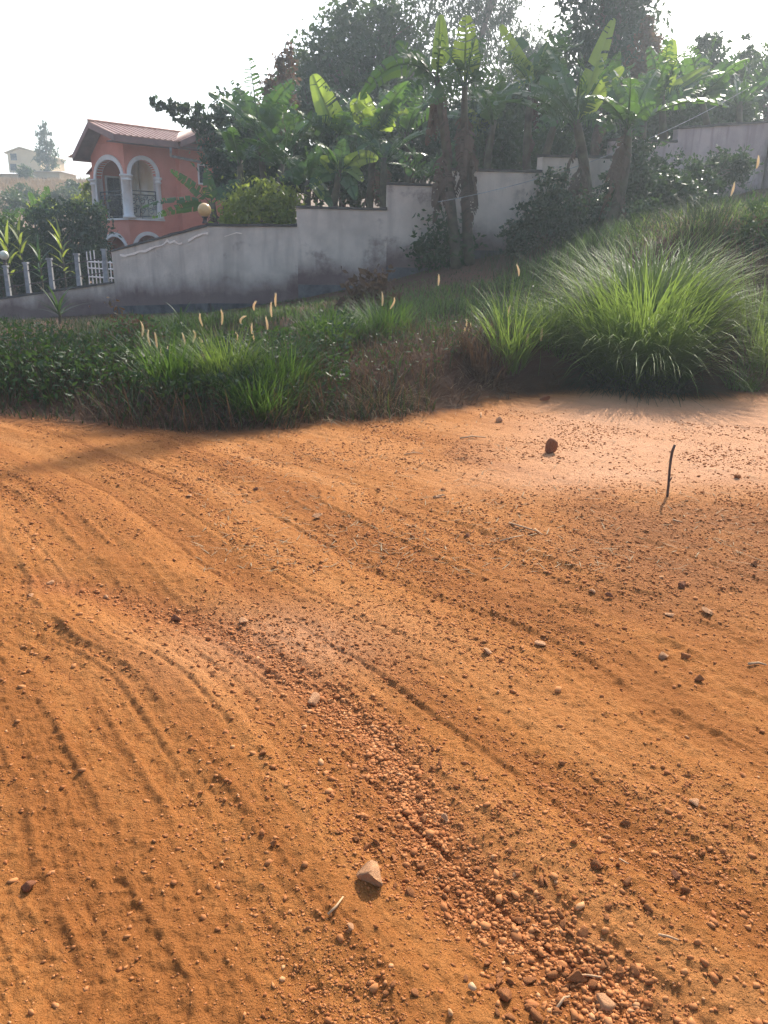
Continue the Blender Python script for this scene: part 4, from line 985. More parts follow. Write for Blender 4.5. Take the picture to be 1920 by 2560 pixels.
# ---- strap-leaved ornamental plants at the left
def strap_plant(label, base, n, L, wd, mat, name='dracaena_plant', spreadz=.3, group='strap leaved plants'):
    base = np.array(base, float); root = empty(name, base, 0, label, 'plant', group)
    MB().tube([(0, 0, 0), (0.02, 0, spreadz * .5), (0, .01, spreadz)], [.03, .025, .02], 6).build('stem', M_STEM, root)
    az = np.arange(n) * 2.4 + rng.normal(size=n) * .2
    for k in range(n):
        b = np.array([[0, 0, spreadz * (.5 + .5 * k / n)]])
        v, tr, qd, rn, tt = blade_geo(b, az[k:k + 1], np.array([L * rng.uniform(.75, 1.1)]), np.array([.25 + .9 * (1 - k / n)]), np.array([rng.uniform(.5, 1.1)]), np.array([wd]), 6, rng)
        link_mesh('leaf', fast_mesh('leaf', v, tr, qd, True, dict(rnd=rn, tt=tt)), mat, root)
for px, py, Y, n, L, wd, mat, lab in ((15, 600, 24.5, 16, .95, .10, M_SHRUB, 'yellow green strap leaved plant at the left edge'), (45, 575, 25, 14, .8, .09, M_SHRUB, 'yellow striped strap leaved plant second from the left edge'),
                                      (150, 590, 25, 14, .75, .08, M_SHRUB, 'small yellow green strap leaved plant in front of the mango tree'), (95, 625, 24.6, 14, .7, .07, M_BAN, 'dark green strap leaved plant above the fence posts'),
                                      (-15, 560, 26, 14, .95, .1, M_BAN, 'dark strap leaved plant cut by the left edge')):
    q = P(px, py, Y); g = Hs(q[0], Y); strap_plant(lab, (q[0], Y, g), n, L, wd, mat, spreadz=q[2] - g)
q = on_ground(150, 812); strap_plant('dark strap leaved weed in front of the low wall', q, 18, .75, .05, M_WEED, spreadz=.30)
q = on_ground(455, 828); strap_plant('small dark strap leaved weed below the wall crack', q, 12, .5, .04, M_WEED, spreadz=.15)

# ---- banana plants
def crownpt(px, py, Y): return P(px, py, Y)
def foot(px, Y): return gbase(px, Y)
N_, S_, O_ = 'new', 'side', 'old'
banana('banana_plant', 'banana plant with a tall torn leaf pointing up beside the pink house', foot(655, 23), crownpt(650, 330, 23),
       ((622, 140, 0, .02, .36, .75, O_), (545, 240, -.3, .25, .3, .4, O_), (690, 215, .3, .05, .30, .5, O_), (560, 330, -.5, .35, .3, .5, O_), (735, 300, -.3, .3, .28, .4, O_)), rng, extra=7)
banana('banana_plant', 'banana plant with one broad pale leaf leaning left, mid grove', foot(850, 23.5), crownpt(845, 335, 23.5),
       ((782, 185, -.2, .02, .42, .12, N_), (905, 240, 0, .06, .30, .3, O_), (930, 300, -.4, .3, .3, .3, O_), (760, 300, -.5, .3, .3, .4, O_), (700, 320, -.3, .3, .28, .5, O_)), rng, extra=7)
banana('banana_plant', 'banana plant in mid grove with short bright leaves at its top', foot(925, 22.5), crownpt(935, 335, 22.5),
       ((905, 228, -.1, .05, .30, .25, N_), (880, 250, -.4, .12, .32, .15, N_), (985, 260, -.3, .3, .3, .5, O_), (1020, 285, -.4, .35, .3, .3, N_), (900, 380, -.7, .3, .3, .3, O_)), rng, extra=7)
banana('banana_plant', 'low banana plant just behind the wall with a glowing hanging leaf', foot(840, 20.5), crownpt(850, 425, 20.5),
       ((905, 455, -.5, .45, .24, .1, N_), (800, 395, -.2, .1, .22, .1, N_), (945, 400, -.3, .35, .24, .2, N_), (860, 345, 0, .1, .26, .3, O_), (775, 470, -.4, .4, .25, .2, O_), (890, 500, -.5, .4, .26, .2, O_)), rng, extra=5, Lr=(.9, 1.5), dry=2)
banana('banana_plant', 'low banana plant with dark paddle leaves behind the wall step', foot(760, 20.8), crownpt(770, 450, 20.8),
       ((805, 500, -.4, .4, .24, .15, N_), (720, 400, 0, .1, .26, .2, O_), (700, 450, -.4, .35, .25, .3, O_), (800, 360, 0, .08, .26, .2, O_), (830, 520, -.4, .4, .22, .1, O_)), rng, extra=5, Lr=(.9, 1.5), dry=2)
banana('banana_plant', 'tall banana plant with an intact upright pale leaf at its tip', foot(1145, 17.9), crownpt(1092, 190, 17.9),
       ((1100, 36, -.5, .0, .36, .05, N_), (990, 105, -.2, .05, .26, .45, O_), (900, 250, -.5, .55, .28, .35, O_), (1010, 250, -.4, .3, .25, .5, O_), (1150, 230, -.5, .4, .22, .5, O_)), rng, extra=4, dry=11, Lr=(1.2, 1.8), r=.10)
banana('banana_plant', 'tall banana plant with an upright pale leaf fringed on its right side', foot(1178, 18.1), crownpt(1162, 205, 18.1),
       ((1165, 38, -.5, .0, .36, .32, N_), (1215, 235, -.5, .5, .26, .6, O_), (1245, 150, 0, .15, .25, .5, O_), (1230, 215, -.3, .35, .25, .5, O_), (1080, 260, -.4, .35, .28, .4, O_)), rng, extra=4, dry=11, Lr=(1.2, 1.8), r=.10)
banana('banana_plant', 'banana plant with short bright leaf tips left of the tall dense tree', foot(1330, 22), crownpt(1330, 205, 22),
       ((1250, 60, 0, .02, .22, .2, N_), (1285, 135, -.3, .2, .24, .4, N_), (1375, 75, 0, .05, .22, .2, N_), (1250, 130, -.2, .2, .26, .5, O_), (1290, 210, -.4, .4, .28, .4, N_), (1400, 130, 0, .15, .26, .4, O_)), rng, extra=7)
banana('banana_plant', 'banana plant with wide arching fronds in front of the wall, right of centre', foot(1465, 18.6), crownpt(1440, 300, 18.6),
       ((1535, 45, .8, .06, .24, .1, N_), (1560, 168, -.2, .10, .22, .15, N_), (1330, 235, -.5, .4, .28, .5, O_), (1250, 240, -.6, .5, .28, .5, O_), (1400, 160, .2, .05, .28, .4, O_), (1540, 330, -.5, .4, .28, .4, O_), (1340, 330, -.5, .4, .28, .5, O_)), rng, extra=6, dry=9, r=.14)
banana('banana_plant', 'leaning banana plant wrapped in brown dead leaves right of centre', foot(1510, 17.6), crownpt(1570, 310, 17.6),
       ((1520, 190, 0, .1, .26, .3, O_), (1640, 260, -.3, .35, .26, .4, O_), (1600, 340, -.4, .5, .25, .5, O_), (1500, 330, -.4, .4, .25, .5, O_)), rng, extra=5, dry=10, r=.12)
banana('banana_plant', 'banana plant with an upright pale leaf against the sky at right', foot(1650, 22.6), crownpt(1655, 240, 22.6),
       ((1682, 97, 0, .0, .32, .05, N_), (1775, 165, 0, .05, .24, .05, N_), (1595, 190, -.2, .2, .28, .4, O_), (1725, 245, -.4, .35, .28, .4, O_), (1610, 300, -.4, .4, .28, .5, O_)), rng, extra=7)
banana('banana_plant', 'banana plant at right with a dark leaf lying level above the pinkish wall', foot(1760, 24.5), crownpt(1750, 240, 24.5),
       ((1825, 175, 0, .05, .28, .1, O_), (1705, 150, 0, .05, .22, .2, O_), (1840, 230, -.4, .35, .3, .4, O_), (1700, 270, -.4, .3, .3, .4, O_)), rng, extra=7)
banana('banana_plant', 'banana plant whose long leaves reach across the pink house wall', foot(545, 20.6), crownpt(530, 505, 20.6),
       ((352, 520, -.2, .18, .13, .3, O_), (380, 545, -.3, .12, .15, .3, O_), (425, 425, 0, .10, .16, .3, O_), (515, 420, 0, .05, .20, .3, O_), (600, 450, .2, .2, .22, .3, O_)), rng, extra=0, dry=2, Lr=(.9, 1.3))
banana('banana_plant', 'small banana plant with two upright leaves above the fence, left of the house', foot(110, 33), crownpt(108, 560, 33),
       ((118, 462, 0, .0, .30, .3, O_), (72, 478, 0, .05, .28, .3, O_), (50, 525, -.3, .15, .28, .3, O_), (165, 530, -.3, .25, .28, .3, O_)), rng, extra=3, Lr=(1.0, 1.5), dry=1)
banana('banana_plant', 'banana plant at the left edge of the hillside garden', foot(8, 32), crownpt(8, 570, 32),
       ((-40, 500, 0, .1, .3, .3, O_), (50, 520, 0, .1, .3, .3, O_), (30, 545, -.3, .2, .3, .3, O_), (-30, 560, -.3, .2, .3, .3, O_)), rng, extra=3, Lr=(1.0, 1.5), dry=1)

for px, py, Y, h_, lab in ((705, 410, 22.2, 1.7, 'middle banana plant of the three just right of the dark leafy tree'), (960, 395, 21.6, 1.7, 'banana plant behind the wall step below the long arching leaf'), (1015, 330, 23.5, 2.0, 'banana plant in the shade behind the two tall stems'),
                           (735, 345, 24.5, 2.0, 'rear banana plant under the brownish pointed shrub'), (1235, 300, 22.5, 2.0, 'shaded banana plant above the pale wall panel'), (1390, 300, 21.5, 2.0, 'shaded banana plant left of the wide arching fronds'),
                           (1505, 270, 23.5, 2.0, 'banana plant under the tall dense tree'), (1610, 290, 21.0, 1.8, 'banana plant filling the gap above the pinkish wall'), (1850, 255, 25.0, 1.8, 'banana plant nearest the wall pier at right'), (600, 400, 22.6, 1.7, 'banana plant nearest the pink house on its right'),
                           (1060, 440, 20.6, 1.4, 'small banana plant left of the two tall stems')):
    banana('banana_plant', lab, foot(px, Y), crownpt(px, py, Y), (), rng, extra=9, dry=2, Lr=(h_ * .7, h_ * 1.05))

# ---- creepers and bushes in front of the right part of the wall
for bl, lab in ((((1380, 480, 18.4, 40), (1350, 540, 18.2, 45), (1420, 560, 18, 55), (1300, 600, 18.2, 40), (1480, 540, 18, 45)), 'dark creeper bush in front of the wall left of the leaning banana plant'),
                (((1580, 400, 19.5, 50), (1550, 470, 19, 50), (1610, 480, 19, 50), (1660, 440, 20, 45), (1590, 540, 17.5, 45)), 'blue green creeper hanging over the wall right of the leaning banana plant'),
                (((1680, 480, 18, 45), (1740, 460, 19, 45), (1800, 430, 20, 40), (1850, 420, 20, 35), (1720, 500, 17.5, 35)), 'dark bush at the foot of the pinkish wall')):
    tree('creeper_bush', lab, gbase(bl[0][0], bl[0][2], 560), [pblob(*q) for q in bl], 5200, .12, M_TREED, M_BARK, rng, .04, cat='bush', group='bushes in front of the wall', clump=18, shell=.25)

# ---- ground cover between road and wall
def scatter(n, x0, x1, dens):
    """points on the verge; dens(x, y, s, t): chance to keep; s metres from the road edge, t 0..1 to the wall"""
    x = rng.uniform(x0, x1, n); u = rng.random(n) ** 1.25
    e, w_ = Ye(x), Yw(x); y = e - .1 + (w_ - e - .1) * u
    keep = (rng.random(n) < dens(x, y, y - e, (y - e) / (w_ - e))) & ((x < .5) | (y - e > .35 + .35 * vnoise(x * 2, y * 0, 220)))
    return x[keep], y[keep]
def cover(name, mat, n, x0, x1, dens, L, lean, curl, wd, seg=4, label=None, lift=-.02):
    x, y = scatter(n, x0, x1, dens); m = len(x)
    b = np.stack([x, y, H(x, y) + lift], -1); s = np.clip(.35 + .9 * vnoise(x * .9, y * .9, 200), .3, 1.25) * np.where(x < 2.0, np.clip((Yw(x) - y) / 6.5, .16, 1), 1)
    o = blades_obj(name, mat, None, base=b, az=rng.random(m) * 6.283, L=rng.uniform(L[0], L[1], m) * s, lean=rng.uniform(lean[0], lean[1], m), curl=rng.uniform(curl[0], curl[1], m), wd=wd * rng.uniform(.6, 1.3, m), seg=seg, rng=rng)
    return tag(o, label, 'grass', kind='stuff')
pn = lambda x, y, k=0, f=.55: vnoise(x * f, y * f, 300 + k)
cover('verge_grass', M_GRASSD, 60000, -13, 11, lambda x, y, s, t: .25 + .75 * pn(x, y, 1), (.18, .5), (.05, .6), (.3, 1.2), .012, label='dull green grass covering the verge up to the grey wall')
cover('verge_grass', M_GRASS, 42000, -5.5, 9, lambda x, y, s, t: sstep(.46, .66, pn(x, y, 2) + .14 * sstep(.12, .3, t)) * sstep(.15, .8, s) * np.where(x > -1.2, sstep(1.6, 3.0, s), 1), (.2, .55), (.05, .5), (.4, 1.2), .011, label='brighter green grass in patches below the grey wall')
cover('dry_grass', M_DEAD, 74000, -9, 8, lambda x, y, s, t: (1 - sstep(1.6, 3.6, s)) * (.45 + .55 * sstep(.35, .6, pn(x, y, 3))) * np.where(x > -1.0, 1, .55), (.28, .72), (.25, 1.3), (.2, .9), .008, label='brown dead grass matted along the edge of the dirt road')
cover('dry_grass', M_STRAW, 9000, -6, 8, lambda x, y, s, t: (1 - sstep(.9, 2.4, s)) * sstep(.45, .65, pn(x, y, 4)) * np.where(x > -.8, 1, .2), (.2, .55), (.7, 1.5), (.1, .8), .006, label='pale straw strewn along the foot of the verge')
# broad-leaved weeds massed on the left bank
def weeds(name, label, n, x0, x1, dens, hgt, size, mat):
    x, y = scatter(n, x0, x1, dens); m = len(x)
    z = H(x, y) + hgt * rng.random(m) ** .8 * np.clip(.35 + vnoise(x * 1.4, y * 1.4, 210), .3, 1.2)
    v, tr, rn = leaf_cards(np.stack([x, y, z], -1), size * (.5 + rng.random(m)), rng, .42, .1)
    tag(link_mesh(name, fast_mesh(name, v, tr, None, False, dict(rnd=rn)), mat), label, 'weeds', kind='stuff')
weeds('bank_weeds', 'dark leafy weeds massed on the bank at the left of the road', 80000, -11, -.4, lambda x, y, s, t: (1 - sstep(1.4, 3.4, s)) * sstep(.02, .45, s), .50, .062, M_WEED)
weeds('bank_weeds', 'mixed low weeds on the verge right of centre', 30000, -1, 9, lambda x, y, s, t: (1 - sstep(1.0, 5.5, s)) * sstep(.3, .8, s) * sstep(.3, .6, pn(x, y, 6)), .38, .05, M_WEED)
cover('bank_tall_grass', M_GRASSD, 16000, -11, -1.2, lambda x, y, s, t: (1 - sstep(1.2, 2.8, s)) * sstep(.1, .6, s), (.35, .68), (.02, .45), (.4, 1.3), .012, seg=5, label='tall dark grass along the left bank of the road')
cover('roadside_grass', M_STRAW, 2600, -4.2, -1.0, lambda x, y, s, t: (np.abs(s + .05) < .14) * .9, (.05, .13), (.1, .8), (.2, .8), .006, label='short yellowish grass fringe at the left road edge')
cover('wall_top_grass', M_LUSH, 9000, 4.0, 10, lambda x, y, s, t: ((y > 12.4) & (y < 16.5)) * .9, (.18, .45), (.3, 1.1), (.2, 1.0), .012, label='sunlit pale grass on the rise at the right')
cover('wall_top_grass', M_STRAW, 11000, 4.0, 10, lambda x, y, s, t: ((y > 12.2) & (y < 15.8)) * .9, (.15, .4), (.4, 1.2), (.2, 1.0), .010, label='sunlit straw on the rise at the right')
# garden and hillside cover beyond the wall
x = rng.uniform(-48, -9, 26000); y = 92 - 26 * rng.random(26000) ** 1.6
b = np.stack([x, y, H(x, y) - .05], -1); m_ = len(x)
tag(blades_obj('hill_grass', M_STRAW, None, base=b, az=rng.random(m_) * 6.283, L=rng.uniform(.4, .9, m_), lean=rng.uniform(0, .5, m_), curl=rng.uniform(.2, 1, m_), wd=rng.uniform(.03, .08, m_), seg=3, rng=rng), 'dry pale grass on the far hillside at the left', 'grass', kind='stuff')

# ---- grass clumps
g = on_ground(1600, 905)
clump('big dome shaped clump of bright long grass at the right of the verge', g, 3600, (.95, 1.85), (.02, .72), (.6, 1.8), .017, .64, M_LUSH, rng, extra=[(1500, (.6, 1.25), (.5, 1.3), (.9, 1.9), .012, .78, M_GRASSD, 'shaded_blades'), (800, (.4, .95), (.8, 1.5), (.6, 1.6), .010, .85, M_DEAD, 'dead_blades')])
g2 = on_ground(1380, 850)
clump('small bright tuft at the left foot of the big dome shaped clump', g2, 420, (.4, .8), (.05, .8), (.3, 1.0), .013, .28, M_LUSH, rng, group='grass clumps on the verge')
for px, py, n, L, sp, mat, lab in ((570, 960, 420, (.45, .85), .26, M_LUSH, 'bright green grass clump with seed spikes at the middle of the bank'), (690, 975, 420, (.4, .75), .30, M_GRASS, 'deep green grass clump right of the seed spikes'),
                                   (650, 1035, 480, (.3, .6), .28, M_GRASS, 'low green clump spilling towards the road edge'), (430, 970, 260, (.4, .8), .24, M_GRASS, 'slender green clump at the left end of the seed spikes'),
                                   (820, 880, 420, (.4, .8), .3, M_GRASS, 'green clump below the dead brown plant'), (960, 850, 380, (.4, .75), .3, M_GRASS, 'low green clump on the verge at mid picture'),
                                   (1270, 900, 260, (.6, 1.15), .22, M_LUSH, 'sparse tall yellow green clump left of the big dome shaped clump'), (1895, 880, 420, (.5, 1.0), .35, M_LUSH, 'yellow green clump cut by the right edge'),
                                   (1205, 930, 260, (.35, .7), .25, M_DEAD, 'brown withered clump beside the path shadow'), (1850, 965, 300, (.12, .25), .22, M_LUSH, 'short yellow green tuft on the road edge at far right'),
                                   (1760, 610, 300, (.4, .8), .4, M_GRASSD, 'dark grass clump on the bank face behind the big clump')):
    clump(lab, on_ground(px, py), n, L, (.02, .6), (.3, 1.2), .013, sp, mat, rng, group='grass clumps on the verge')
# dead heaps: drooping dry stalks
for px, py, n, L, lean, lab, mt in ((945, 1010, 260, (.25, .5), (.5, 1.5), 'pale heap of dry drooping stalks on the brown bank', M_STRAW), (770, 1035, 130, (.25, .55), (.9, 1.5), 'flattened pale dry stalks at the road edge', M_STRAW),
                                (1700, 955, 240, (.3, .6), (.8, 1.5), 'dead stalks lying under the big dome shaped clump', M_DEAD), (1870, 930, 220, (.25, .5), (.6, 1.4), 'dry tangled grass at the right road edge', M_STRAW),
                                (1390, 940, 260, (.3, .6), (.8, 1.5), 'grey dead stalks left of the big clump', M_DEAD), (1135, 985, 300, (.3, .6), (.5, 1.5), 'brown dead stalks beside the shaded red soil', M_DEAD), (1055, 1000, 260, (.25, .55), (.5, 1.5), 'brown dead stalks right of the pale dry heap', M_DEAD), (1265, 955, 300, (.3, .6), (.6, 1.5), 'mixed dead stalks under the sparse tall clump', M_DEAD), (1520, 945, 260, (.3, .6), (.8, 1.5), 'dead stalks below the middle of the big clump', M_DEAD), (1190, 960, 160, (.25, .5), (.6, 1.5), 'straw coloured stalks beside the brown withered clump', M_STRAW)):
    clump(lab, on_ground(px, py), n, L, lean, (.4, 1.4), .007, .28, mt, rng, name='dry_grass_heap', group='dry grass heaps', cat='dry grass')
# dead brown broad-leaved plant and reddish dead shrub, dark shrub below the wall
def shrub(label, px, py, r, n, size, mat, h=1.0, name='wild_shrub'):
    b = on_ground(px, py); Y = b[1]; s = r / FPX * Y
    return tree(name, label, b, [(b[0], b[1], b[2] + s * h, s, s, s * h), (b[0] + s * .5, b[1], b[2] + s * .7 * h, s * .7, s * .7, s * .6 * h), (b[0] - s * .5, b[1], b[2] + s * .6 * h, s * .7, s * .7, s * .6 * h)], n, size, mat, M_BARK, rng, .02, cat='shrub', clump=10, spread=.28)
shrub('dead brown plant with curled leaves standing on the verge below the wall', 925, 790, 60, 420, .16, M_DEAD)
shrub('dead reddish shrub on the left bank in front of the footing', 335, 880, 55, 800, .07, M_REDLEAF)
shrub('dark leafy shrub against the foot of the grey wall, mid picture', 1105, 670, 60, 1200, .13, M_WEED)
shrub('low dark shrub on the shaded bank at the right edge', 1895, 640, 60, 900, .09, M_WEED)
# ---- foxtail stalks: (tip px, tip py, drop to the root in px)
FX = [(352, 798, 120, 'leftmost pale foxtail spike on the bank'), (372, 820, 110, 'second foxtail spike from the left'), (386, 828, 100, 'third foxtail spike from the left'), (404, 866, 90, 'short foxtail spike, lowest of the left group'), (418, 862, 95, 'foxtail spike right of the lowest one'),
      (430, 858, 100, 'foxtail spike ending the left group'), (375, 890, 70, 'tiny low foxtail spike at the left'), (455, 830, 120, 'curving foxtail spike between the two groups'), (482, 818, 130, 'arched foxtail spike left of the bright clump'), (497, 838, 120, 'foxtail spike above the bright clump, left'),
      (508, 862, 110, 'low foxtail spike beside the bright clump'), (552, 768, 180, 'tall foxtail spike in front of the footing'), (500, 776, 170, 'thin bent foxtail spike in front of the footing'), (615, 772, 170, 'nearly level foxtail head above the bright clump'), (630, 806, 140, 'upright foxtail spike above the bright clump'), (588, 822, 130, 'foxtail spike in the middle of the bright clump'),
      (664, 790, 150, 'foxtail spike over the deep green clump'), (678, 752, 190, 'high foxtail spike right of the bright clump'), (690, 728, 210, 'highest arched foxtail spike in front of the wall'), (640, 738, 200, 'very thin high foxtail spike in front of the wall'), (1097, 682, 130, 'single curved foxtail head at mid picture'),
      (1165, 796, 90, 'left spike of the foxtail pair on the brown verge'), (1176, 806, 85, 'right spike of the foxtail pair on the brown verge'), (1292, 650, 150, 'thin foxtail spike above the sparse clump'), (1276, 762, 110, 'pale bent foxtail spike in the sparse clump'), (955, 728, 90, 'foxtail spike beside the dead brown plant'), (985, 735, 90, 'foxtail spike right of the dead brown plant')]
for px, py, dp, lab in FX:
    Y = 8.9 if px < 720 else 10.2
    tip = P(px, py, Y); bx = tip[0] + rng.normal() * .06; by = Y + rng.normal() * .1
    foxtail(lab, tip, (bx, by, Hs(bx, by)), rng, bend=abs(rng.normal()) * .5 + .25, head=.15 + .07 * rng.random())
for px, py, lab in ((1836, 455, 'pinkish dry stalk with drooping tip on the sunlit rise'), (1897, 385, 'pinkish dry stalk at the right edge above the rise')):
    tip = P(px, py, 14.2); b_ = (tip[0] - .05, 14.2, Hs(tip[0] - .05, 14.2)); foxtail(lab, tip, b_, rng, .35, .22, .02, 'dry stalks on the rise')
for px, py, lab in ((1150, 862, 'white feathery seed tuft on the brown verge'), (1320, 845, 'white feathery seed tuft under the sparse clump'), (1355, 830, 'pinkish feathery seed tuft left of the big clump')):
    tip = P(px, py - 10, 9.9); b_ = (tip[0], 9.9, Hs(tip[0], 9.9)); foxtail(lab, tip, b_, rng, .15, .16, .017, 'feathery seed tufts')

# ================================================================== stones, pebbles, twigs
def rock_mat(name, c1, c2):
    return solid(name, c1, c2, 14, .9, .6, 60, spec=.15)
M_ROCKP = rock_mat('pale_dusty_stone', (0.56, 0.315, 0.17), (0.46, 0.22, 0.10))
M_ROCKR = rock_mat('red_laterite_stone', (0.40, 0.165, 0.062), (0.30, 0.11, 0.04))
M_ROCKB = rock_mat('brown_clod', (0.30, 0.125, 0.06), (0.21, 0.08, 0.04))
def ico(sub=1):
    import bmesh
    bm = bmesh.new(); bmesh.ops.create_icosphere(bm, subdivisions=sub, radius=1.0)
    v = np.array([q.co[:] for q in bm.verts]); f = np.array([[q.index for q in p_.verts] for p_ in bm.faces]); bm.free()
    return v, f
ICO1, ICO2, ICO3 = ico(1), ico(2), ico(3)
def rock_mesh(seed, kind=2, ang=.35):
    v, f = {1: ICO1, 2: ICO2, 3: ICO3}[kind]; r_ = np.random.default_rng(seed); v = v.copy()
    for k in range(9):                                       # chop flat facets
        n = r_.normal(size=3); n /= np.linalg.norm(n); d = r_.uniform(.30, .75); h = v @ n
        v -= np.where(h > d, h - d, 0)[:, None] * n
    v *= 1 + (ang * .35 * fbm(v[:, 0] * 2.2 + seed, v[:, 1] * 2.2 + v[:, 2] * 1.7, seed % 91, 3))[:, None]
    return fast_mesh('stone', v, f, None, False)
ROCKS = [rock_mesh(100 + k, 3) for k in range(8)]
def stone(name, label, px, py, size, mat, k, rz=0.0, sink=.25, group=None, cat='stone', tilt=(0, 0)):
    """size: half extents in metres; sits on the ground seen at the pixel"""
    b = on_ground(px, py); me = ROCKS[k % 8].copy(); me.materials.clear(); me.materials.append(mat)
    o = bpy.data.objects.new(name, me); COL.objects.link(o)
    o.location = (b[0], b[1], b[2] + size[2] * (1 - sink)); o.scale = size; o.rotation_euler = (tilt[0], tilt[1], rz)
    return tag(o, label, cat, group)
v, f = ICO3; v = v.copy(); v = np.sign(v) * np.abs(v) ** .62; v[:, 2] *= 1 - .18 * v[:, 0]; v *= 1 + (.16 * fbm(v[:, 0] * 1.6 + 4, v[:, 1] * 1.6 + v[:, 2] * 1.3, 33, 3))[:, None]
ROCKS.append(fast_mesh('stone', v, f, None, False)); b0 = on_ground(1377, 1136); us = link_mesh('upright_stone', ROCKS[-1], M_ROCKB)
us.location = (b0[0], b0[1], b0[2] + .058); us.scale = (.047, .040, .062); us.rotation_euler = (.1, .16, .35)
tag(us, 'brown block of stone standing upright on the pale dirt', 'stone')
for j, (px, py, s, mt, lab) in enumerate((
        (930, 2212, (.060, .046, .034), M_ROCKP, 'large pale flat-topped stone left of the lower gravel'), (780, 1748, (.050, .028, .018), M_ROCKP, 'long pale stone in the middle of the gravel streak'),
        (436, 1545, (.042, .026, .020), M_ROCKB, 'oval brown stone at the bend of the gravel streak'), (795, 1297, (.052, .030, .026), M_ROCKP, 'pale wedge shaped stone alone on the road'),
        (612, 1562, (.040, .024, .018), M_ROCKP, 'pale chip of stone right of the oval brown one'), (640, 1226, (.030, .022, .015), M_ROCKB, 'small stone far out on the road, left of centre'),
        (1215, 1640, (.045, .03, .018), M_ROCKP, 'pale half buried stone on the right side of the road'), (1350, 1612, (.04, .025, .010), M_ROCKP, 'thin pale stone behind the half buried one'),
        (1660, 1642, (.045, .022, .020), M_ROCKP, 'long pink stone, left of a touching pair'), (1712, 1640, (.026, .022, .020), M_ROCKR, 'dark end stone, right of a touching pair'),
        (1745, 1700, (.026, .020, .018), M_ROCKR, 'red stone below the touching pair'), (1770, 1538, (.050, .026, .014), M_ROCKP, 'flat pale stone at the right in the brown dirt'), (1670, 1536, (.036, .02, .012), M_ROCKP, 'small flat pale stone left of the flat pale one'),
        (1482, 1484, (.028, .020, .014), M_ROCKP, 'pale pebble alone in the brown dirt'), (1525, 1502, (.030, .018, .016), M_ROCKB, 'dark stone right of the lone pale pebble'), (1705, 1478, (.030, .022, .020), M_ROCKB, 'dark stone at the right above the flat pale one'),
        (1884, 1418, (.034, .030, .026), M_ROCKR, 'rounded red stone near the right edge'), (1845, 1200, (.034, .03, .026), M_ROCKR, 'dark round stone at far right beyond the stick'), (1250, 1056, (.085, .05, .035), M_ROCKP, 'low pale stone by the shadow edge of the verge'),
        (1092, 1250, (.040, .022, .014), M_ROCKP, 'pale flat chip near the middle of the road'), (1108, 1230, (.022, .02, .018), M_ROCKR, 'small red stone behind the pale flat chip'), (1168, 1345, (.022, .02, .018), M_ROCKB, 'small dark stone right of mid road'),
        (1358, 1004, (.10, .06, .045), M_ROCKB, 'reddish clod in the shade of the verge'), (472, 1246, (.036, .02, .012), M_ROCKP, 'flat pale chip left of mid road'), (78, 1497, (.036, .02, .015), M_ROCKP, 'pale stone at the left below the gully'), (122, 1453, (.03, .018, .012), M_ROCKP, 'pale flake at the left end of the gully'),
        (262, 1480, (.022, .016, .01), M_ROCKP, 'pale flake in the gully, second from left'), (535, 1700, (.018, .016, .014), M_ROCKR, 'dark red stone left of the gravel streak'), (660, 1905, (.014, .014, .012), M_ROCKR, 'small dark stone left of the dense gravel'),
        (72, 2222, (.024, .020, .018), M_ROCKB, 'dark crumbly clod near the left edge'), (876, 2340, (.018, .015, .012), M_ROCKP, 'rounded pebble below the large pale stone'), (1265, 2494, (.020, .018, .016), M_ROCKR, 'round stone near the bottom edge'), (1490, 2192, (.024, .020, .018), M_ROCKR, 'rounded stone alone on the smooth lower right'),
        (1512, 2490, (.030, .026, .016), M_ROCKP, 'pale half buried stone within the lower gravel'), (1440, 2448, (.026, .02, .02), M_ROCKR, 'angular stone on top of the lower gravel'), (1688, 2206, (.022, .014, .012), M_ROCKB, 'grey brown oval pebble at lower right'), (1400, 1920, (.015, .013, .012), M_ROCKR, 'dark pebble alone at right of the wheel track'),
        (1735, 2022, (.030, .018, .010), M_ROCKP, 'pale flake at the right between wheel tracks'), (1115, 2046, (.018, .014, .012), M_ROCKP, 'light stone at the edge of the dense gravel'), (1060, 2055, (.016, .014, .014), M_ROCKR, 'dark stone in the dense gravel'), (684, 2135, (.014, .012, .012), M_ROCKR, 'dark pebble in the left wheel tracks'))):
    stone('stone', lab, px, py, s, mt, j, j * 1.3, .3, 'loose stones on the dirt road')

# gravel: countless small pebbles washed into streaks
def pebbles(pts, rad_, seed):
    r_ = np.random.default_rng(seed); n = len(pts); v, f = ICO1; nv = len(v)
    base = np.stack([rock_mesh(500 + k, 1).vertices[i].co[:] for k in range(6) for i in range(nv)]).reshape(6, nv, 3)
    k = r_.integers(0, 6, n); q = base[k]
    a = r_.random(n) * 6.283; ca, sa = np.cos(a)[:, None], np.sin(a)[:, None]
    sc = np.stack([1 + .35 * r_.random(n), .75 + .3 * r_.random(n), .55 + .35 * r_.random(n)], -1)[:, None]
    q = q * sc * rad_[:, None, None]
    x, y = q[..., 0] * ca - q[..., 1] * sa, q[..., 0] * sa + q[..., 1] * ca
    vv = np.stack([x, y, q[..., 2]], -1) + pts[:, None]
    ff = (f[None] + (np.arange(n) * nv)[:, None, None]).reshape(-1, 3)
    return vv.reshape(-1, 3), ff, np.repeat(r_.random(n), nv)
m, t, out = new_mat('laterite_gravel')
p = t.nodes.new('ShaderNodeBsdfPrincipled'); p.inputs['Roughness'].default_value = .9; p.inputs['Specular IOR Level'].default_value = .15
a = t.nodes.new('ShaderNodeAttribute'); a.attribute_name = 'rnd'
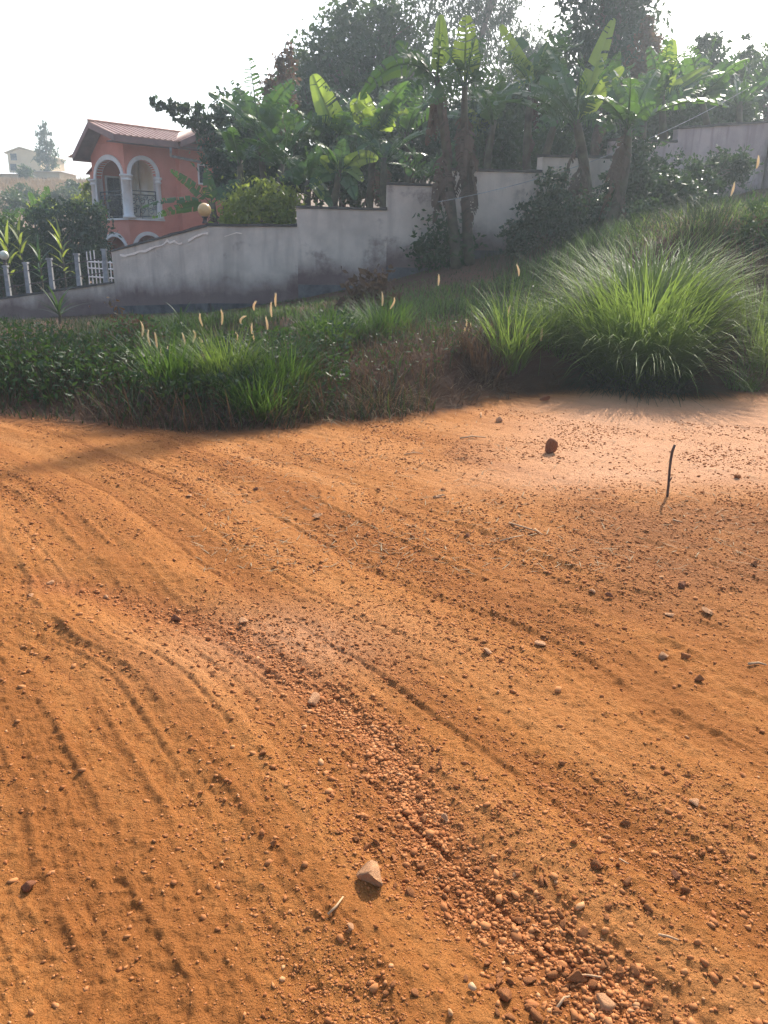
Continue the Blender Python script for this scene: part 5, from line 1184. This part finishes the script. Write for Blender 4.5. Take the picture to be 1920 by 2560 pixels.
c = mixc(t, a.outputs['Fac'], (0.29, 0.102, 0.034), (0.46, 0.20, 0.075)); c = mixc(t, maprange(t, a.outputs['Fac'], .93, .97), c, (0.50, 0.255, 0.115))
t.links.new(c, p.inputs['Base Color']); t.links.new(p.outputs[0], out.inputs['Surface']); M_GRAVEL = m
rg = np.random.default_rng(21)
# along the gully
seg = rg.integers(0, len(_gp) - 1, 9000); dens = np.array([.15, .3, .3, .35, .5, 1., 1., .9, .3, .3, .8, .9])
seg = seg[rg.random(9000) < dens[seg]]; tt_ = rg.random(len(seg))[:, None]
pg = _gp[seg] * (1 - tt_) + _gp[seg + 1] * tt_; wid = np.array([.10, .12, .12, .12, .12, .10, .09, .09, .13, .15, .14, .15])[seg]
pg = pg + rg.normal(size=pg.shape) * wid[:, None] * .5
# thinly all over the road, thicker in patches
n = 15000
rr = 1.0 * np.exp(rg.random(n) * math.log(8.0)); aa = np.radians(rg.uniform(-36, 36, n))
ps = np.stack([rr * np.sin(aa), rr * np.cos(aa)], -1)
keep = rg.random(n) < .10 + .9 * sstep(.50, .75, vnoise(ps[:, 0] * 2.2, ps[:, 1] * 2.2, 400)) * .8 + .35 * sstep(.2, 1.2, ps[:, 0]) * (1 - sstep(1.9, 2.6, ps[:, 1])) + .4 * sstep(.3, 1.5, ps[:, 0]) * sstep(3, 3.8, ps[:, 1]) * (1 - sstep(5, 5.6, ps[:, 1]))
ps = ps[keep & (ps[:, 1] < Ye(ps[:, 0]) - .05)]
rad_g = 1.25 * np.exp(rg.normal(math.log(.0044), .42, len(pg))); rad_s = np.exp(rg.normal(math.log(.0044), .5, len(ps))) * (1 + .10 * np.hypot(ps[:, 0], ps[:, 1]))
pp = np.concatenate([pg, ps]); rd = np.clip(np.concatenate([rad_g, rad_s]), .0018, .017)
pz = H(pp[:, 0], pp[:, 1]) + rd * .15
v, f, rn = pebbles(np.stack([pp[:, 0], pp[:, 1], pz], -1), rd, 5)
tag(link_mesh('gravel', fast_mesh('gravel', v, f, None, False, dict(rnd=rn)), M_GRAVEL), 'loose red laterite gravel washed into a streak down the road', 'gravel', kind='stuff')
# crumbs of soil over the whole road
OCT = np.array(((1, 0, 0), (-1, 0, 0), (0, 1, 0), (0, -1, 0), (0, 0, 1), (0, 0, -.6)), float)
OCF = np.array(((0, 2, 4), (2, 1, 4), (1, 3, 4), (3, 0, 4), (2, 0, 5), (1, 2, 5), (3, 1, 5), (0, 3, 5)))
n = 170000
rr = 1.0 * np.exp(rg.random(n) * math.log(8.5)); aa = np.radians(rg.uniform(-36, 36, n))
ps = np.stack([rr * np.sin(aa), rr * np.cos(aa)], -1); u_ = track_u(ps[:, 0], ps[:, 1])
keep = rg.random(n) < .06 + .94 * sstep(.40, .80, .6 * vnoise(ps[:, 0] * 1.6, ps[:, 1] * 1.6, 410) + .4 * vnoise(u_ * 9, (ps[:, 1] - ps[:, 0]) * .8, 411)) + .6 * sstep(.3, 1.5, ps[:, 0]) * sstep(2.9, 3.8, ps[:, 1]) * (1 - sstep(5, 5.7, ps[:, 1]))
ps = ps[keep & (ps[:, 1] < Ye(ps[:, 0]) - .02)]; n = len(ps)
rd = np.clip(np.exp(rg.normal(math.log(.0019), .45, n)) * (.75 + .28 * np.hypot(ps[:, 0], ps[:, 1])), .001, .011)
q = OCT[None] * (1 + .35 * rg.normal(size=(n, 6, 1))) * rd[:, None, None] * np.array((1.5, 1, .75)); a = rg.random(n) * 6.283
x = q[..., 0] * np.cos(a)[:, None] - q[..., 1] * np.sin(a)[:, None]; y = q[..., 0] * np.sin(a)[:, None] + q[..., 1] * np.cos(a)[:, None]
v = np.stack([x + ps[:, 0:1], y + ps[:, 1:2], q[..., 2] + (H(ps[:, 0], ps[:, 1]) + rd * .2)[:, None]], -1).reshape(-1, 3)
f = (OCF[None] + (np.arange(n) * 6)[:, None, None]).reshape(-1, 3)
tag(link_mesh('soil_crumbs', fast_mesh('soil_crumbs', v, f, None, False, dict(rnd=np.repeat(rg.random(n) * .9, 6))), M_GRAVEL), 'fine crumbs of red soil scattered over the dirt road', 'soil', kind='stuff')
# the largest single pebbles of the lower gravel patches
PEB = [rock_mesh(700 + k, 2) for k in range(5)]
for q in PEB: q.name = 'pebble'; q.materials.append(M_ROCKR)
for k in range(110):
    px, py = (rg.normal(1420, 150), rg.normal(2430, 90)) if k < 60 else (rg.normal(1000, 60), rg.normal(2010, 130)) if k < 85 else (rg.uniform(900, 1900), rg.uniform(2050, 2540))
    if not (20 < px < 1900 and 1500 < py < 2550): continue
    b = G(px, py, 0); s = rg.uniform(.007, .013)
    o = bpy.data.objects.new('pebble', PEB[k % 5]); COL.objects.link(o)
    o.location = (b[0], b[1], Hs(b[0], b[1]) + s * .35); o.scale = (s * rg.uniform(1.2, 1.8), s * rg.uniform(.9, 1.2), s * rg.uniform(.8, 1.2)); o.rotation_euler = (rg.normal() * .3, rg.normal() * .3, rg.random() * 6)
    tag(o, 'thumb sized reddish pebble in the lower right gravel of the dirt road', 'pebble', 'coarse pebbles of the gravel')

# ---- the stick standing in the road, twigs and straws
M_STICK = solid('grey_brown_stick', (0.13, 0.085, 0.06), (0.075, 0.05, 0.04), 30, .85, .4)
M_TWIG = solid('pale_twig', (0.55, 0.36, 0.20), (0.42, 0.25, 0.13), 30, .8)
b0 = on_ground(1668, 1246); Ys = b0[1]
def spx(px, py, dY=0.0): return P(px, py, Ys + dY) - b0
st = empty('standing_stick', b0, 0, 'thin crooked stick standing upright in the dirt at right', 'stick')
MB().tube([(0, 0, -.06), spx(1671, 1215), spx(1674, 1175), spx(1677, 1148), spx(1681, 1128), spx(1687, 1112)], [.0095, .0095, .009, .0095, .010, .009], 8).build('shaft', M_STICK, st, True)
MB().tube([spx(1672, 1205), spx(1677, 1198), spx(1680, 1193)], [.007, .005, .004], 6).build('stub', M_STICK, st, True)
def twig(label, pts, r, mat=M_TWIG, group='twigs and straws on the road', lift=.004, name='twig'):
    q = [on_ground(px, py) for px, py in pts]; b = q[0].copy()
    o = MB().tube([np.array((p_[0], p_[1], Hs(p_[0], p_[1]) + lift + r)) - b for p_ in q], [r] + [r * .9] * (len(q) - 2) + [r * .6], 6).build(name, mat, None, True, b)
    return tag(o, label, 'twig', group)
for pts, r, lab in (([(1272, 1318), (1310, 1330), (1340, 1338)], .006, 'pale bent straw lying on the road at right'), ([(1336, 1334), (1347, 1340), (1356, 1347)], .005, 'short straw continuing the pale bent one'),
                    ([(1250, 1358), (1280, 1352), (1308, 1350)], .005, 'small bundle straw below the pale bent one'), ([(820, 2312), (840, 2294), (858, 2280)], .0035, 'thin diagonal twig left of the lower gravel'),
                    ([(1174, 2488), (1180, 2500), (1186, 2508)], .008, 'short whitish stub of stalk near the bottom'), ([(1432, 2428), (1470, 2432), (1505, 2440)], .003, 'thin twig across the lower gravel'),
                    ([(1640, 2372), (1665, 2380), (1690, 2388)], .0035, 'thin straw right of the lower gravel'), ([(1392, 2510), (1410, 2502), (1424, 2498)], .0035, 'dry curl of stalk at the gravel edge'),
                    ([(1545, 2165), (1558, 2175), (1568, 2186)], .003, 'tiny twig on the smooth lower right'), ([(1870, 1665), (1895, 1664), (1915, 1672)], .006, 'dark curved twig at the right edge'),
                    ([(1082, 1252), (1100, 1248), (1112, 1250)], .006, 'pale split straw in mid road'), ([(1680, 1310), (1692, 1314), (1704, 1312)], .007, 'pale curved leaf scrap below the standing stick'),
                    ([(1202, 1048), (1202, 1042), (1202, 1036)], .006, 'little upright splinter at the verge shadow'), ([(690, 1062), (730, 1045), (770, 1020)], .008, 'long pale branch lying at the foot of the verge'),
                    ([(640, 1052), (690, 1030), (740, 1010)], .007, 'thin pale branch crossing the dry stalks'), ([(1150, 1100), (1180, 1096), (1215, 1097)], .008, 'flat pale stalk near the low pale stone'), ([(1010, 1142), (1035, 1138), (1056, 1140)], .005, 'faint straw on the road at mid picture')):
    twig(lab, pts, r)
# fine straw litter
n = 1500; px = rg.uniform(500, 1919, n); py = 1010 + 420 * rg.random(n) ** 1.3
q = np.array([G(a_, b_) for a_, b_ in zip(px, py)]); k_ = q[:, 1] < Ye(q[:, 0]) + .4; q = q[k_]; n = len(q)
b = np.stack([q[:, 0], q[:, 1], H(q[:, 0], q[:, 1]) + .004], -1)
tag(blades_obj('straw_litter', M_STRAW, None, base=b, az=rg.random(n) * 6.283, L=rg.uniform(.03, .12, n), lean=np.full(n, 1.5), curl=rg.uniform(-.1, .1, n), wd=rg.uniform(.004, .010, n), seg=2, rng=rg), 'short bits of straw strewn over the far side of the road', 'straw', kind='stuff')

# thin cable slung across the wall towards the right
a, b = P(1095, 505, 17.3), P(1880, 215, 22.0)
tag(MB().tube([a + (b - a) * s - a + np.array((0, 0, -.35 * 4 * s * (1 - s))) for s in np.linspace(0, 1, 17)], .008, 5).build('slack_cable', M_POST, None, False, a), 'thin pale cable slung in front of the grey wall at right', 'cable')

# ================================================================== haze: even air volume added, standing in for the bright lens veil
hb = MB().box((-480, -480, -8), (480, 480, 34)).build('haze', None)
m, t, out = new_mat('veil_haze')
pv = t.nodes.new('ShaderNodeVolumePrincipled'); pv.inputs['Color'].default_value = (0.80, 0.92, 1.0, 1); pv.inputs['Density'].default_value = 0.0024; pv.inputs['Anisotropy'].default_value = 0.55
t.links.new(pv.outputs[0], out.inputs['Volume']); hb.data.materials.append(m)
tag(hb, 'thin even haze added in place of the bright lens veil', 'haze', kind='stuff')
